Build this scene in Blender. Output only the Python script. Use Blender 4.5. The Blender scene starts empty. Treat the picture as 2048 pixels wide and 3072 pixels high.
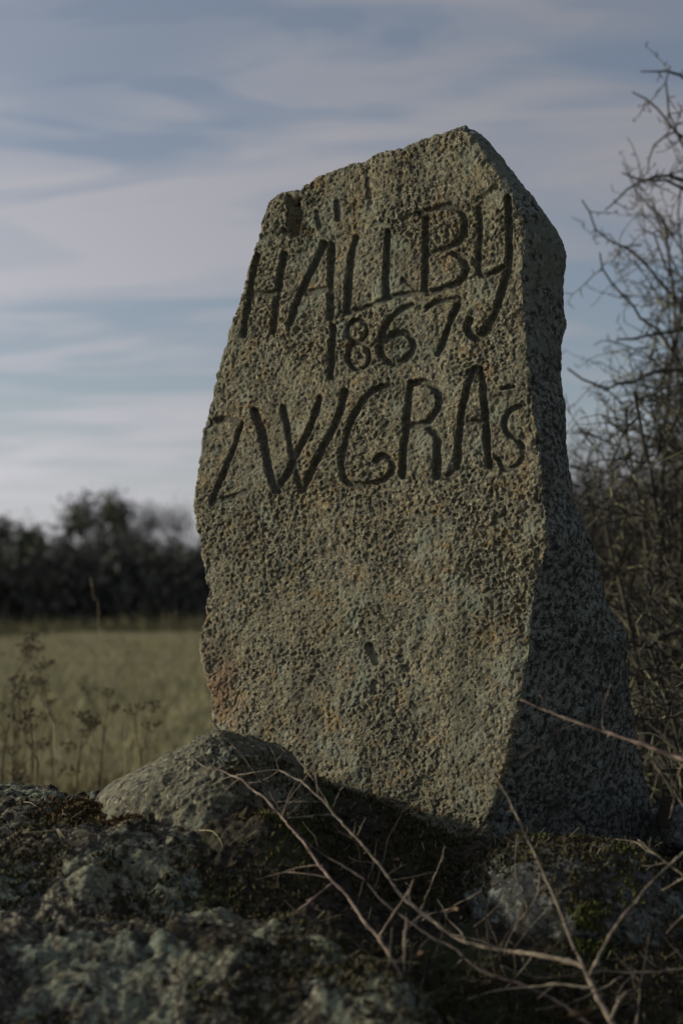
import bpy, math, random
import numpy as np
from mathutils import Vector

R = math.radians
scene = bpy.context.scene

# ------------------------------------------------------------------ camera
CAM_Z = 0.37
F = 4267.0                      # focal length in photo pixels (50 mm on 24x36, upright)
PITCH = math.atan((1833 - 1536) / F)
cam_data = bpy.data.cameras.new("camera")
cam_data.sensor_fit = 'VERTICAL'
cam_data.sensor_height = 36.0
cam_data.sensor_width = 24.0
cam_data.lens = 50.0
cam_data.clip_start = 0.05
cam_data.clip_end = 3000
cam_data.dof.use_dof = True
cam_data.dof.focus_distance = 2.68
cam_data.dof.aperture_fstop = 3.1
cam_data.dof.aperture_blades = 0
cam = bpy.data.objects.new("camera", cam_data)
scene.collection.objects.link(cam)
cam.location = (0, 0, CAM_Z)
cam.rotation_euler = (R(90) + PITCH, 0, 0)
scene.camera = cam

# ------------------------------------------------------------------ sun and sky
SUN_EL = R(15)
SUN_AZ = R(-85)                 # clockwise from +Y (view direction): from the left
sun_dir = Vector((math.sin(SUN_AZ) * math.cos(SUN_EL), math.cos(SUN_AZ) * math.cos(SUN_EL), math.sin(SUN_EL)))
sd = bpy.data.lights.new("sun", 'SUN')
sd.energy = 3.7
sd.angle = R(2.5)
sd.color = (1.0, 0.90, 0.70)
sun = bpy.data.objects.new("sun", sd)
scene.collection.objects.link(sun)
sun.rotation_euler = sun_dir.to_track_quat('Z', 'Y').to_euler()

world = bpy.data.worlds.new("World")
scene.world = world
world.use_nodes = True
wn, wl = world.node_tree.nodes, world.node_tree.links
wn.clear()


def wnode(t, **kw):
    n = wn.new(t)
    for k, v in kw.items():
        if k == 'ins':
            for i, val in v.items():
                n.inputs[i].default_value = val
        else:
            setattr(n, k, v)
    return n


w_out = wnode('ShaderNodeOutputWorld')
w_tone = wnode('ShaderNodeMix', data_type='RGBA', blend_type='MULTIPLY')
w_bg = wnode('ShaderNodeBackground', ins={'Strength': 0.118})
w_sky = wnode('ShaderNodeTexSky', sky_type='NISHITA', sun_disc=False)
w_sky.sun_elevation = SUN_EL
w_sky.sun_rotation = SUN_AZ
w_sky.altitude = 50
w_sky.air_density = 1.0
w_sky.dust_density = 1.4
w_sky.ozone_density = 2.2
# thin drifting cloud sheets: noise on a flat layer seen in perspective
w_tc = wnode('ShaderNodeTexCoord')
w_sep = wnode('ShaderNodeSeparateXYZ')
wl.new(w_tc.outputs['Generated'], w_sep.inputs[0])
w_den = wnode('ShaderNodeMath', operation='ADD', ins={1: 0.16})
w_abs = wnode('ShaderNodeMath', operation='ABSOLUTE')
wl.new(w_sep.outputs['Z'], w_abs.inputs[0])
wl.new(w_abs.outputs[0], w_den.inputs[0])
w_px = wnode('ShaderNodeMath', operation='DIVIDE')
w_py = wnode('ShaderNodeMath', operation='DIVIDE')
wl.new(w_sep.outputs['X'], w_px.inputs[0]); wl.new(w_den.outputs[0], w_px.inputs[1])
wl.new(w_sep.outputs['Y'], w_py.inputs[0]); wl.new(w_den.outputs[0], w_py.inputs[1])
w_comb = wnode('ShaderNodeCombineXYZ')
wl.new(w_px.outputs[0], w_comb.inputs[0]); wl.new(w_py.outputs[0], w_comb.inputs[1])


def cloud_layer(rot, sx, sy, off, scale, detail, lo, hi, dist=0.6):
    m = wnode('ShaderNodeMapping')
    m.inputs['Rotation'].default_value = (0, 0, rot)
    m.inputs['Scale'].default_value = (sx, sy, 1)
    m.inputs['Location'].default_value = off
    wl.new(w_comb.outputs[0], m.inputs[0])
    n = wnode('ShaderNodeTexNoise', ins={'Scale': scale, 'Detail': detail, 'Roughness': 0.52, 'Distortion': dist})
    wl.new(m.outputs[0], n.inputs['Vector'])
    r = wnode('ShaderNodeMapRange', interpolation_type='SMOOTHSTEP', ins={1: lo, 2: hi, 3: 0.0, 4: 1.0})
    wl.new(n.outputs['Fac'], r.inputs[0])
    return r.outputs[0]


c1 = cloud_layer(R(-30), 0.6, 1.2, (5.1, 4.98, 0), .9, 3.0, 0.38, 0.64, .8)
c2 = cloud_layer(R(-25), 0.6, 1.9, (2.3, 8.2, 0), 2.4, 8.0, 0.40, 0.62, 1.6)
w_max = wnode('ShaderNodeMath', operation='MULTIPLY_ADD', ins={1: 0.36})
w_c1s = wnode('ShaderNodeMath', operation='MULTIPLY', ins={1: 0.75})
wl.new(c1, w_c1s.inputs[0])
wl.new(c2, w_max.inputs[0]); wl.new(w_c1s.outputs[0], w_max.inputs[2])
w_clamp = wnode('ShaderNodeClamp', ins={1: 0.30, 2: 0.95})
w_hz = wnode('ShaderNodeMapRange', interpolation_type='SMOOTHSTEP', ins={1: 0.0, 2: 0.24, 3: 1.0, 4: 0.0})   # cloud thickens towards the horizon
wl.new(w_abs.outputs[0], w_hz.inputs[0])
w_mx2 = wnode('ShaderNodeMath', operation='MAXIMUM')
wl.new(w_max.outputs[0], w_mx2.inputs[0]); wl.new(w_hz.outputs[0], w_mx2.inputs[1])
wl.new(w_mx2.outputs[0], w_clamp.inputs[0])
# cloud colour: the sky's own light, bleached, plus an even grey
w_bw = wnode('ShaderNodeRGBToBW')
wl.new(w_sky.outputs[0], w_bw.inputs[0])
w_tint = wnode('ShaderNodeMix', data_type='RGBA', blend_type='MULTIPLY')
w_tint.inputs[0].default_value = 1.0
wl.new(w_bw.outputs[0], w_tint.inputs[6])
w_tint.inputs[7].default_value = (0.63, 0.62, 0.65, 1)
w_cadd = wnode('ShaderNodeMix', data_type='RGBA', blend_type='ADD')
w_cadd.inputs[0].default_value = 1.0
wl.new(w_tint.outputs[2], w_cadd.inputs[6])
w_cadd.inputs[7].default_value = (1.25, 1.25, 1.44, 1)
# thin cloud scatters forward: brighter towards the sun
w_dot = wnode('ShaderNodeVectorMath', operation='DOT_PRODUCT')
wl.new(w_tc.outputs['Generated'], w_dot.inputs[0]); w_dot.inputs[1].default_value = sun_dir
w_fwd = wnode('ShaderNodeMapRange', ins={1: -0.4, 2: 1.0, 3: 0.78, 4: 2.0})
wl.new(w_dot.outputs['Value'], w_fwd.inputs[0])
w_cb = wnode('ShaderNodeMix', data_type='RGBA', blend_type='MULTIPLY')
w_cb.inputs[0].default_value = 1.0
wl.new(w_cadd.outputs[2], w_cb.inputs[6]); wl.new(w_fwd.outputs[0], w_cb.inputs[7])
w_mix = wnode('ShaderNodeMix', data_type='RGBA')
wl.new(w_clamp.outputs[0], w_mix.inputs[0])
w_blue = wnode('ShaderNodeMix', data_type='RGBA', blend_type='MULTIPLY')
w_blue.inputs[0].default_value = 1.0
w_blue.inputs[7].default_value = (1.06, 0.96, 0.91, 1)
wl.new(w_sky.outputs[0], w_blue.inputs[6])
wl.new(w_blue.outputs[2], w_mix.inputs[6])
wl.new(w_cb.outputs[2], w_mix.inputs[7])
w_tone.inputs[0].default_value = 1.0
w_tone.inputs[7].default_value = (0.99, 0.995, 0.985, 1)
wl.new(w_mix.outputs[2], w_tone.inputs[6])
wl.new(w_tone.outputs[2], w_bg.inputs[0])
wl.new(w_bg.outputs[0], w_out.inputs[0])

# ------------------------------------------------------------------ exposure
scene.view_settings.view_transform = 'Standard'
scene.view_settings.look = 'None'
scene.view_settings.gamma = 1.0
scene.view_settings.exposure = 0.0
scene.view_settings.use_curve_mapping = False


# ================================================================== helpers
def ray(px, py):
    x = (np.asarray(px, float) - 1024) / F
    y = -(np.asarray(py, float) - 1536) / F
    cp, sp = math.cos(PITCH), math.sin(PITCH)
    return x, cp - y * sp, sp + y * cp          # dx, dy, dz


def at(px, py, Y):
    dx, dy, dz = ray(px, py)
    t = np.asarray(Y, float) / dy
    return np.stack(np.broadcast_arrays(dx * t, dy * t, CAM_Z + dz * t), -1)


def _h(i, j, k, s):
    h = (i.astype(np.uint32) * np.uint32(374761393) + j.astype(np.uint32) * np.uint32(668265263)
         + k.astype(np.uint32) * np.uint32(2147483647 - 56789) + np.uint32(s * 1274126177 & 0xffffffff))
    h = (h ^ (h >> np.uint32(13))) * np.uint32(1274126177)
    h = (h ^ (h >> np.uint32(16))) * np.uint32(2246822519)
    return h ^ (h >> np.uint32(15))


def perlin(P, scale, seed=0):
    """value-gradient noise about -1..1; P (n,3); scale = features per metre"""
    Q = np.asarray(P, np.float32) * np.float32(scale) + np.float32(1000.0 + seed * 7.31)
    I = np.floor(Q).astype(np.int32)
    f = Q - I
    u = f * f * f * (f * (f * 6 - 15) + 10)
    out = None
    acc = np.zeros(len(Q), np.float32)
    for dx in (0, 1):
        wx = u[:, 0] if dx else 1 - u[:, 0]
        for dy in (0, 1):
            wy = u[:, 1] if dy else 1 - u[:, 1]
            for dz in (0, 1):
                wz = u[:, 2] if dz else 1 - u[:, 2]
                h = _h(I[:, 0] + dx, I[:, 1] + dy, I[:, 2] + dz, seed)
                gx = (h & np.uint32(1023)).astype(np.float32) / 511.5 - 1
                gy = ((h >> np.uint32(10)) & np.uint32(1023)).astype(np.float32) / 511.5 - 1
                gz = ((h >> np.uint32(20)) & np.uint32(1023)).astype(np.float32) / 511.5 - 1
                acc += wx * wy * wz * (gx * (f[:, 0] - dx) + gy * (f[:, 1] - dy) + gz * (f[:, 2] - dz))
    return acc * 1.5


def fbm(P, scale, octs=4, seed=0, gain=0.5):
    a, s, out = 1.0, scale, 0
    for o in range(octs):
        out = out + a * perlin(P, s, seed + o * 11)
        a *= gain; s *= 2.03
    return out


def smooth(a, b, x):
    t = np.clip((x - a) / (b - a), 0, 1)
    return t * t * (3 - 2 * t)


def mesh_np(name, verts, faces, mat=None, parent=None, shade=True, attrs=None):
    """faces: (n,3) or (n,4) int array"""
    verts = np.asarray(verts, np.float32); faces = np.asarray(faces, np.int32)
    me = bpy.data.meshes.new(name)
    k = faces.shape[1]
    me.vertices.add(len(verts)); me.vertices.foreach_set('co', verts.ravel())
    me.loops.add(faces.size); me.loops.foreach_set('vertex_index', faces.ravel())
    me.polygons.add(len(faces))
    me.polygons.foreach_set('loop_start', np.arange(len(faces), dtype=np.int32) * k)
    me.polygons.foreach_set('use_smooth', np.full(len(faces), shade))
    if attrs:
        for an, av in attrs.items():
            at_ = me.attributes.new(an, 'FLOAT', 'POINT')
            at_.data.foreach_set('value', np.asarray(av, np.float32))
    me.update(calc_edges=True)
    if mat: me.materials.append(mat)
    o = bpy.data.objects.new(name, me)
    scene.collection.objects.link(o)
    if parent: o.parent = parent
    return o


def tag(o, label=None, cat=None, group=None, kind=None):
    if label: o['label'] = label
    if cat: o['category'] = cat
    if group: o['group'] = group
    if kind: o['kind'] = kind
    return o


def empty(name, loc, label, cat, group=None):
    o = bpy.data.objects.new(name, None)
    o.empty_display_size = 0.05
    o.location = loc
    scene.collection.objects.link(o)
    return tag(o, label, cat, group)


def grid_faces(nr, nc, wrap=False):
    i = np.arange(nr - 1)[:, None]
    j = np.arange(nc if wrap else nc - 1)[None, :]
    j2 = (j + 1) % nc
    a = i * nc + j; b = i * nc + j2; c = (i + 1) * nc + j2; d = (i + 1) * nc + j
    return np.stack([a, b, c, d], -1).reshape(-1, 4)


def catmull(pts, n_per=6):
    P = np.asarray(pts, float)
    if len(P) < 3:
        t = np.linspace(0, 1, n_per + 1)[:, None]
        return P[0] * (1 - t) + P[1] * t
    Q = np.vstack([2 * P[0] - P[1], P, 2 * P[-1] - P[-2]])
    out = []
    t = np.linspace(0, 1, n_per, endpoint=False)[:, None]
    for i in range(1, len(Q) - 2):
        p0, p1, p2, p3 = Q[i - 1], Q[i], Q[i + 1], Q[i + 2]
        out.append(0.5 * ((2 * p1) + (p2 - p0) * t + (2 * p0 - 5 * p1 + 4 * p2 - p3) * t ** 2
                          + (3 * p1 - p0 - 3 * p2 + p3) * t ** 3))
    out.append(P[-1:])
    return np.vstack(out)


def resample(pts, n):
    P = np.asarray(pts, float)
    d = np.r_[0, np.cumsum(np.linalg.norm(np.diff(P, axis=0), axis=1))]
    s = np.linspace(0, d[-1], n)
    return np.stack([np.interp(s, d, P[:, k]) for k in range(P.shape[1])], -1)


class Tubes:
    """collects tapered tubes into one mesh"""
    def __init__(self): self.v, self.f, self.n = [], [], 0

    def add(self, pts, rad, sides=5):
        P = np.asarray(pts, float); n = len(P)
        r = np.broadcast_to(np.asarray(rad, float), (n,)) if np.ndim(rad) else np.full(n, rad)
        T = np.gradient(P, axis=0)
        T /= np.linalg.norm(T, axis=1, keepdims=True) + 1e-9
        ref = np.array([0.31, 0.23, 0.92]) if abs(T[0, 2]) < 0.8 else np.array([0.95, 0.2, 0.1])
        A = np.cross(T, ref); A /= np.linalg.norm(A, axis=1, keepdims=True) + 1e-9
        B = np.cross(T, A)
        th = np.arange(sides) / sides * 2 * math.pi
        V = (P[:, None] + r[:, None, None] * (np.cos(th)[None, :, None] * A[:, None] + np.sin(th)[None, :, None] * B[:, None]))
        V = np.vstack([V.reshape(-1, 3), P[:1] - T[:1] * r[0] * .4, P[-1:] + T[-1:] * r[-1] * .6])
        q = grid_faces(n, sides, True) + self.n
        self.v.append(V)
        tri = []
        a, b = self.n + n * sides, self.n + n * sides + 1
        for k in range(sides):
            k2 = (k + 1) % sides
            tri.append((a, self.n + k2, self.n + k, self.n + k2))
            o = self.n + (n - 1) * sides
            tri.append((b, o + k, o + k2, o + k))
        # caps as degenerate-free triangles kept in a second list
        self.f.append(q)
        self.t = getattr(self, 't', [])
        self.t += [(x[0], x[1], x[2]) for x in tri]
        self.n += len(V)

    def build(self, name, mat, parent=None, origin=(0, 0, 0)):
        V = np.vstack(self.v) - np.asarray(origin)
        q = np.vstack(self.f)
        F3 = np.vstack([q[:, [0, 1, 2]], q[:, [0, 2, 3]], np.array(self.t, np.int32)])
        return mesh_np(name, V, F3, mat, parent)


# ------------------------------------------------------------------ materials
def material(name):
    m = bpy.data.materials.new(name)
    m.use_nodes = True
    nt = m.node_tree
    b = nt.nodes['Principled BSDF']
    b.inputs['Roughness'].default_value = 0.9
    b.inputs['Specular IOR Level'].default_value = 0.15
    return m, nt, b


class NT:
    def __init__(self, nt, coord='Object'):
        self.nt = nt
        self.tc = nt.nodes.new('ShaderNodeTexCoord').outputs[coord]

    def noise(self, scale, detail=3, rough=0.55, dist=0.0, off=(0, 0, 0), stretch=None):
        v = self.tc
        if off != (0, 0, 0) or stretch:
            m = self.nt.nodes.new('ShaderNodeMapping')
            m.inputs['Location'].default_value = off
            if stretch: m.inputs['Scale'].default_value = stretch
            self.nt.links.new(v, m.inputs[0]); v = m.outputs[0]
        n = self.nt.nodes.new('ShaderNodeTexNoise')
        n.inputs['Scale'].default_value = scale; n.inputs['Detail'].default_value = detail
        n.inputs['Roughness'].default_value = rough; n.inputs['Distortion'].default_value = dist
        self.nt.links.new(v, n.inputs['Vector'])
        return n.outputs['Fac']

    def voronoi(self, scale, feature='F1', out='Distance'):
        n = self.nt.nodes.new('ShaderNodeTexVoronoi')
        n.feature = feature
        n.inputs['Scale'].default_value = scale
        self.nt.links.new(self.tc, n.inputs['Vector'])
        return n.outputs[out]

    def step(self, x, lo, hi):
        r = self.nt.nodes.new('ShaderNodeMapRange'); r.interpolation_type = 'SMOOTHSTEP'
        r.inputs[1].default_value = lo; r.inputs[2].default_value = hi
        self.nt.links.new(x, r.inputs[0]); return r.outputs[0]

    def attr(self, name):
        a = self.nt.nodes.new('ShaderNodeAttribute'); a.attribute_name = name
        return a.outputs['Fac']

    def math(self, op, a, b=None):
        n = self.nt.nodes.new('ShaderNodeMath'); n.operation = op
        for i, x in enumerate((a, b)):
            if x is None: continue
            if isinstance(x, (int, float)): n.inputs[i].default_value = x
            else: self.nt.links.new(x, n.inputs[i])
        return n.outputs[0]

    def mix(self, fac, a, b, blend='MIX'):
        n = self.nt.nodes.new('ShaderNodeMix'); n.data_type = 'RGBA'; n.blend_type = blend
        for i, x in ((0, fac), (6, a), (7, b)):
            if isinstance(x, (int, float)): n.inputs[i].default_value = x
            elif isinstance(x, tuple): n.inputs[i].default_value = (*x, 1)
            else: self.nt.links.new(x, n.inputs[i])
        return n.outputs[2]

    def bump(self, h, strength, dist, prev=None):
        n = self.nt.nodes.new('ShaderNodeBump')
        n.inputs['Strength'].default_value = strength; n.inputs['Distance'].default_value = dist
        self.nt.links.new(h, n.inputs['Height'])
        if prev: self.nt.links.new(prev, n.inputs['Normal'])
        return n.outputs[0]


def mat_stone():
    m, nt, b = material('weathered_granite')
    N = NT(nt)
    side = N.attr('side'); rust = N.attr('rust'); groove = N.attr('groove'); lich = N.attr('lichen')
    # dressed front: olive grey crust with brown and grey-green patches
    c = N.mix(N.step(N.noise(9, 4, .6, .5), .40, .62), (.150, .139, .090), (.13, .130, .093))
    c = N.mix(N.step(N.noise(16, 4, .62, .6, (3, 1, 2)), .52, .68), c, (.19, .135, .062))
    c = N.mix(N.step(N.noise(95, 3, .6, 0, (1, 5, 2)), .52, .72), c, (.215, .15, .075))
    c = N.mix(N.math('MULTIPLY', N.step(N.noise(110, 3, .6, 0, (7, 5, 2)), .50, .62), .8), c, (.24, .228, .152))
    c = N.mix(N.math('MULTIPLY', N.step(N.noise(120, 3, .6, 0, (2, 9, 4)), .49, .60), .85), c, (.055, .055, .047))
    c = N.mix(N.math('MULTIPLY', N.step(N.noise(230, 2, .6, 0, (4, 4, 9)), .60, .70), .8), c, (.40, .385, .29))
    c = N.mix(N.math('MULTIPLY', N.step(N.noise(210, 2, .6, 0, (8, 1, 3)), .58, .68), .8), c, (.03, .03, .027))
    vd = N.voronoi(11); vc = N.voronoi(11, 'F1', 'Color')
    sepc = nt.nodes.new('ShaderNodeSeparateColor'); nt.links.new(vc, sepc.inputs[0])
    ros = N.math('MULTIPLY', N.step(N.math('ADD', vd, N.math('MULTIPLY', N.noise(60, 5, .7), .32)), .40, .34), N.step(sepc.outputs[0], .55, .6))
    c = N.mix(N.math('MULTIPLY', ros, .75), c, N.mix(sepc.outputs[1], (.24, .25, .20), (.20, .19, .115)))
    c = N.mix(N.math('MULTIPLY', rust, .6), c, (.21, .12, .07))
    c = N.mix(N.math('MULTIPLY', N.step(N.noise(6, 4, .6, .4, (1, 2, 6), (2.2, 2.2, .35)), .50, .70), .55), c, (.085, .085, .062))
    c = N.mix(N.math('MULTIPLY', N.math('MULTIPLY', lich, N.step(N.noise(70, 5, .68), .36, .56)), .75), c, (.185, .20, .15))
    # split side: black mica and blue-grey feldspar flecks
    s = N.mix(N.step(N.noise(85, 5, .74, .3, (4, 2, 8)), .42, .60), (.028, .028, .025), (.21, .22, .19))
    s = N.mix(N.step(N.noise(120, 3, .65, 0, (9, 2, 3)), .56, .74), s, (.24, .25, .22))
    s = N.mix(N.math('MULTIPLY', N.step(N.noise(12, 3, .6, .5, (5, 2, 3)), .5, .75), .7), s, (.055, .053, .046))
    s = N.mix(N.math('MULTIPLY', lich, N.math('MULTIPLY', N.step(N.noise(60, 4, .65), .38, .55), .85)), s, (.15, .165, .13))
    col = N.mix(side, c, s)
    col = N.mix(N.math('MULTIPLY', N.math('MULTIPLY', groove, N.step(N.noise(55, 5, .68, .2, (3, 7, 7)), .28, .50)), .7), col, (.05, .053, .047))   # darker colour inside the carved strokes, broken up by noise
    nt.links.new(col, b.inputs['Base Color'])
    h = N.bump(N.noise(300, 4, .7), 1.0, .0035)
    nt.links.new(h, b.inputs['Normal'])
    b.inputs['Roughness'].default_value = .88
    return m


def mat_rock(name, base, pale, dark, lichen, lich_lo=.5, lich_hi=.6, lscale=14, moss_amt=0.0, fleck=130, off=(0, 0, 0)):
    m, nt, b = material(name)
    N = NT(nt)
    c = N.mix(N.step(N.noise(11, 4, .6, .4, off), .38, .66), base, pale)
    c = N.mix(N.step(N.noise(fleck, 3, .62, 0, (2, 3, 1)), .50, .62), c, dark)
    c = N.mix(N.step(N.noise(fleck * .8, 2, .6, 0, (6, 3, 8)), .58, .68), c, tuple(min(1, x * 1.7) for x in pale))
    lm = N.math('MULTIPLY', N.step(N.noise(lscale, 6, .68, .8, (8, 1, 4)), lich_lo, lich_hi),
                N.step(N.noise(fleck * .6, 3, .6), .38, .52))
    c = N.mix(lm, c, lichen)
    lm2 = N.math('MULTIPLY', N.step(N.noise(lscale * 1.7, 6, .68, .6, (1, 9, 2)), lich_hi - .02, lich_hi + .06), .9)
    c = N.mix(lm2, c, tuple(x * .9 + .06 for x in lichen))
    if moss_amt:
        mm = N.step(N.noise(7, 5, .65, .6, (4, 4, 1)), .62 - moss_amt * .25, .68 - moss_amt * .2)
        c = N.mix(mm, c, N.mix(N.noise(160, 2), (.012, .011, .008), (.05, .043, .028)))
    nt.links.new(c, b.inputs['Base Color'])
    h = N.bump(N.noise(170, 4, .65), .8, .004)
    nt.links.new(h, b.inputs['Normal'])
    return m


def mat_simple(name, c1, c2, scale, c3=None, s3=None, bump=0, bscale=200, rough=.9):
    m, nt, b = material(name)
    N = NT(nt)
    c = N.mix(N.step(N.noise(scale, 4, .6), .35, .65), c1, c2)
    if c3: c = N.mix(N.step(N.noise(s3, 4, .62, .3, (5, 3, 1)), .5, .65), c, c3)
    nt.links.new(c, b.inputs['Base Color'])
    if bump: nt.links.new(N.bump(N.noise(bscale, 3, .6), bump, 1.0 / bscale), b.inputs['Normal'])
    b.inputs['Roughness'].default_value = rough
    return m


M = {}
M['stone'] = mat_stone()
M['grey_rock'] = mat_rock('grey_boulder_rock', (.09, .086, .06), (.13, .123, .082), (.026, .026, .022), (.135, .145, .11), .54, .66, 24, 0, 85)


def mat_outcrop():
    m, nt, b = material('lichen_crusted_rock')
    N = NT(nt)
    crust = N.attr('crust')
    c = N.mix(N.step(N.noise(60, 5, .7, .3), .38, .64), (.022, .02, .017), (.085, .078, .056))
    c = N.mix(N.step(N.noise(110, 3, .65, 0, (4, 1, 7)), .52, .64), c, (.24, .225, .165))
    grain = N.step(N.noise(62, 6, .74, .2, (8, 3, 2)), .40, .60)
    lm = N.math('MULTIPLY', N.step(N.math('ADD', crust, N.math('MULTIPLY', N.math('SUBTRACT', N.noise(30, 7, .72, .6, (2, 8, 1)), .5), 1.6)), .42, .72), grain)
    c = N.mix(lm, c, N.mix(N.step(N.noise(9, 4, .6, .4, (5, 5, 2)), .42, .60), (.18, .186, .125), (.15, .185, .14)))
    pale = N.math('MULTIPLY', N.step(N.noise(45, 6, .7, .5, (1, 4, 9)), .60, .68), lm)
    c = N.mix(pale, c, (.29, .295, .215))
    moss = N.step(N.math('ADD', N.noise(5.5, 6, .66, .7, (3, 9, 5)), N.math('MULTIPLY', N.math('SUBTRACT', N.noise(48, 4, .65, .3, (6, 1, 1)), .5), .35)), .535, .60)
    c = N.mix(moss, c, N.mix(N.noise(150, 3), (.010, .009, .007), (.05, .042, .026)))
    nt.links.new(c, b.inputs['Base Color'])
    nt.links.new(N.bump(N.noise(210, 4, .68), .9, .004), b.inputs['Normal'])
    return m


M['outcrop'] = mat_outcrop()
M['right_rock'] = mat_rock('mossy_rock', (.05, .05, .045), (.09, .092, .08), (.018, .018, .016), (.17, .20, .17), .53, .62, 16, .4, 120, (7, 1, 3))
M['soil'] = mat_simple('dark_mossy_soil', (.012, .011, .008), (.045, .038, .026), 90, (.035, .04, .018), 9, .8, 150)
M['moss'] = mat_simple('dark_moss', (.022, .020, .010), (.075, .062, .030), 60, (.055, .06, .018), 8)
M['green_moss'] = mat_simple('bright_moss', (.045, .052, .014), (.085, .09, .026), 60)
M['brown_moss'] = mat_simple('brown_moss', (.05, .035, .016), (.12, .08, .035), 60)
M['twig'] = mat_simple('twig_bark', (.11, .09, .068), (.26, .22, .16), 40, (.045, .038, .032), 22, .3, 300, .7)
M['twig_red'] = mat_simple('reddish_twig_bark', (.13, .093, .076), (.27, .21, .16), 40, (.055, .04, .036), 20, .3, 300, .65)
M['twig_dark'] = mat_simple('dark_twig_bark', (.03, .024, .022), (.06, .048, .042), 60, (.09, .072, .056), 14, .3, 300, .75)
M['shrub'] = mat_simple('shrub_bark', (.030, .028, .026), (.062, .058, .048), 14, (.09, .085, .055), 5)
M['shrub_lit'] = mat_simple('lit_lichened_shrub_twig', (.10, .105, .065), (.19, .185, .10), 9, (.07, .06, .045), 5)  # lichen tint, with the brightness of sunlit twigs put into the colour
M['straw'] = mat_simple('dry_straw', (.30, .25, .14), (.42, .36, .22), 40)
M['straw_dull'] = mat_simple('dull_dead_grass', (.10, .085, .05), (.22, .19, .12), 40)
M['weed'] = mat_simple('dry_weed_stem', (.045, .035, .022), (.10, .08, .048), 20)
M['leaf'] = mat_simple('dead_leaf', (.07, .045, .028), (.14, .095, .055), 60)


def mat_field():
    m, nt, b = material('meadow_ground')
    N = NT(nt)
    c = N.mix(N.step(N.noise(.9, 5, .62), .35, .65), (.25, .226, .115), (.21, .197, .10))
    c = N.mix(N.step(N.noise(.12, 4, .6, .5, (3, 3, 3), (.35, 1.6, 1)), .5, .66), c, (.155, .14, .075))
    c = N.mix(N.step(N.noise(14, 3, .65), .5, .68), c, (.10, .085, .045))
    nt.links.new(c, b.inputs['Base Color'])
    nt.links.new(N.bump(N.noise(8, 5, .7), 1.0, .12), b.inputs['Normal'])
    return m


M['field'] = mat_field()
M['grass_dry'] = mat_simple('dry_meadow_grass', (.15, .125, .058), (.25, .215, .11), 3, (.075, .06, .032), 1.2)
M['grass_green'] = mat_simple('meadow_grass', (.17, .162, .08), (.25, .232, .12), 2)
M['grass_far'] = mat_simple('rough_far_grass', (.07, .068, .04), (.13, .12, .065), .4)
M['bark'] = mat_simple('tree_bark', (.03, .026, .022), (.06, .052, .045), 2)
M['foliage'] = mat_simple('dark_evergreen_foliage', (.045, .056, .038), (.08, .09, .058), .8)
M['olive'] = mat_simple('ivy_green_foliage', (.07, .08, .058), (.115, .122, .085), .6)
M['twigs_far'] = mat_simple('bare_tree_twigs', (.068, .07, .06), (.115, .117, .10), .6)

# ================================================================== setting: field
FIELD_Z = -0.85
xs = np.concatenate([-np.geomspace(900, 6, 22), np.linspace(-5, 5, 12), np.geomspace(6, 900, 22)])
ys = np.concatenate([[-60, -20, -5], np.linspace(0, 12, 14), np.geomspace(14, 1500, 34)])
GX, GY = np.meshgrid(xs, ys)
GZ = FIELD_Z + 0.05 * perlin(np.stack([GX.ravel(), GY.ravel(), 0 * GX.ravel()], -1), .15, 3).reshape(GX.shape) * (GY < 90)
# a low bank and furrow running across the meadow
GZ = GZ + .10 * np.exp(-((GY - 70) / 6) ** 2)
o = mesh_np('field', np.stack([GX.ravel(), GY.ravel(), GZ.ravel()], -1), grid_faces(len(ys), len(xs)), M['field'])
tag(o, kind='structure')


# ------------------------------------------------------------------ rocky mound the stone stands on
def ground_z(X, Y):
    X = np.asarray(X, float); Y = np.asarray(Y, float)
    P = np.stack(np.broadcast_arrays(X, Y, 0 * X), -1).reshape(-1, 3)
    z = -0.105 + 0.0 * X
    z = z + 0.075 * smooth(0.30, -0.25, X)                       # rises to the left
    z = z + smooth(2.22, 2.70, Y) * np.interp(X, [-.5, -.2, -.11, .0, .11, .18, .32, .6], [.06, .10, .105, .078, .068, .062, .048, .0])  # bank against the stone's foot
    z = z - 0.25 * smooth(2.22, 1.60, Y)
    z = z + .07 * np.exp(-((X + .14) / .11) ** 2 - ((Y - 2.32) / .15) ** 2)
    xr = np.interp(Y, [1.45, 1.7, 1.8, 1.95, 2.15, 2.35, 2.7, 3.05], [.16, .13, .09, -.04, -.20, -.28, -.30, -.40])
    z = z - .16 * smooth(-.03, -.17, X - xr)                     # lies under the outcrop
    n = (0.030 * fbm(P, 4.5, 3, 5) + 0.012 * fbm(P, 22, 3, 9)).reshape(np.shape(X))
    z = z + n
    # fall off to the field all round
    rear = np.where(X < 0, 2.86, 2.86 + np.minimum(X, .6) * .9)
    d = np.maximum.reduce([(Y - rear) / 1.0, (np.abs(X + .1) - 1.5) / .7, (0.75 - Y) / .4])
    return z - 1.0 * smooth(0.0, 1.0, d)


nx, ny = 620, 560
gx = np.linspace(-2.3, 2.3, nx)
gx = np.sign(gx) * (np.abs(gx) / 2.3) ** 1.5 * 2.3
gy = np.concatenate([np.linspace(.3, 1.1, 30, endpoint=False), np.linspace(1.1, 3.0, 480), np.linspace(3.02, 4.2, ny - 510)])
GX, GY = np.meshgrid(gx, gy)
GZ = ground_z(GX, GY)
P = np.stack([GX.ravel(), GY.ravel(), GZ.ravel()], -1)
P[:, 2] += 0.007 * np.abs(perlin(P * [1, 1, 0], 60, 21)) + 0.004 * perlin(P * [1, 1, 0], 140, 22)
o = mesh_np('rocky_ground', P, grid_faces(ny, nx), M['soil'])
tag(o, kind='structure')


# ================================================================== the standing stone
def curve(pts):
    return np.asarray(pts, float)


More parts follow.
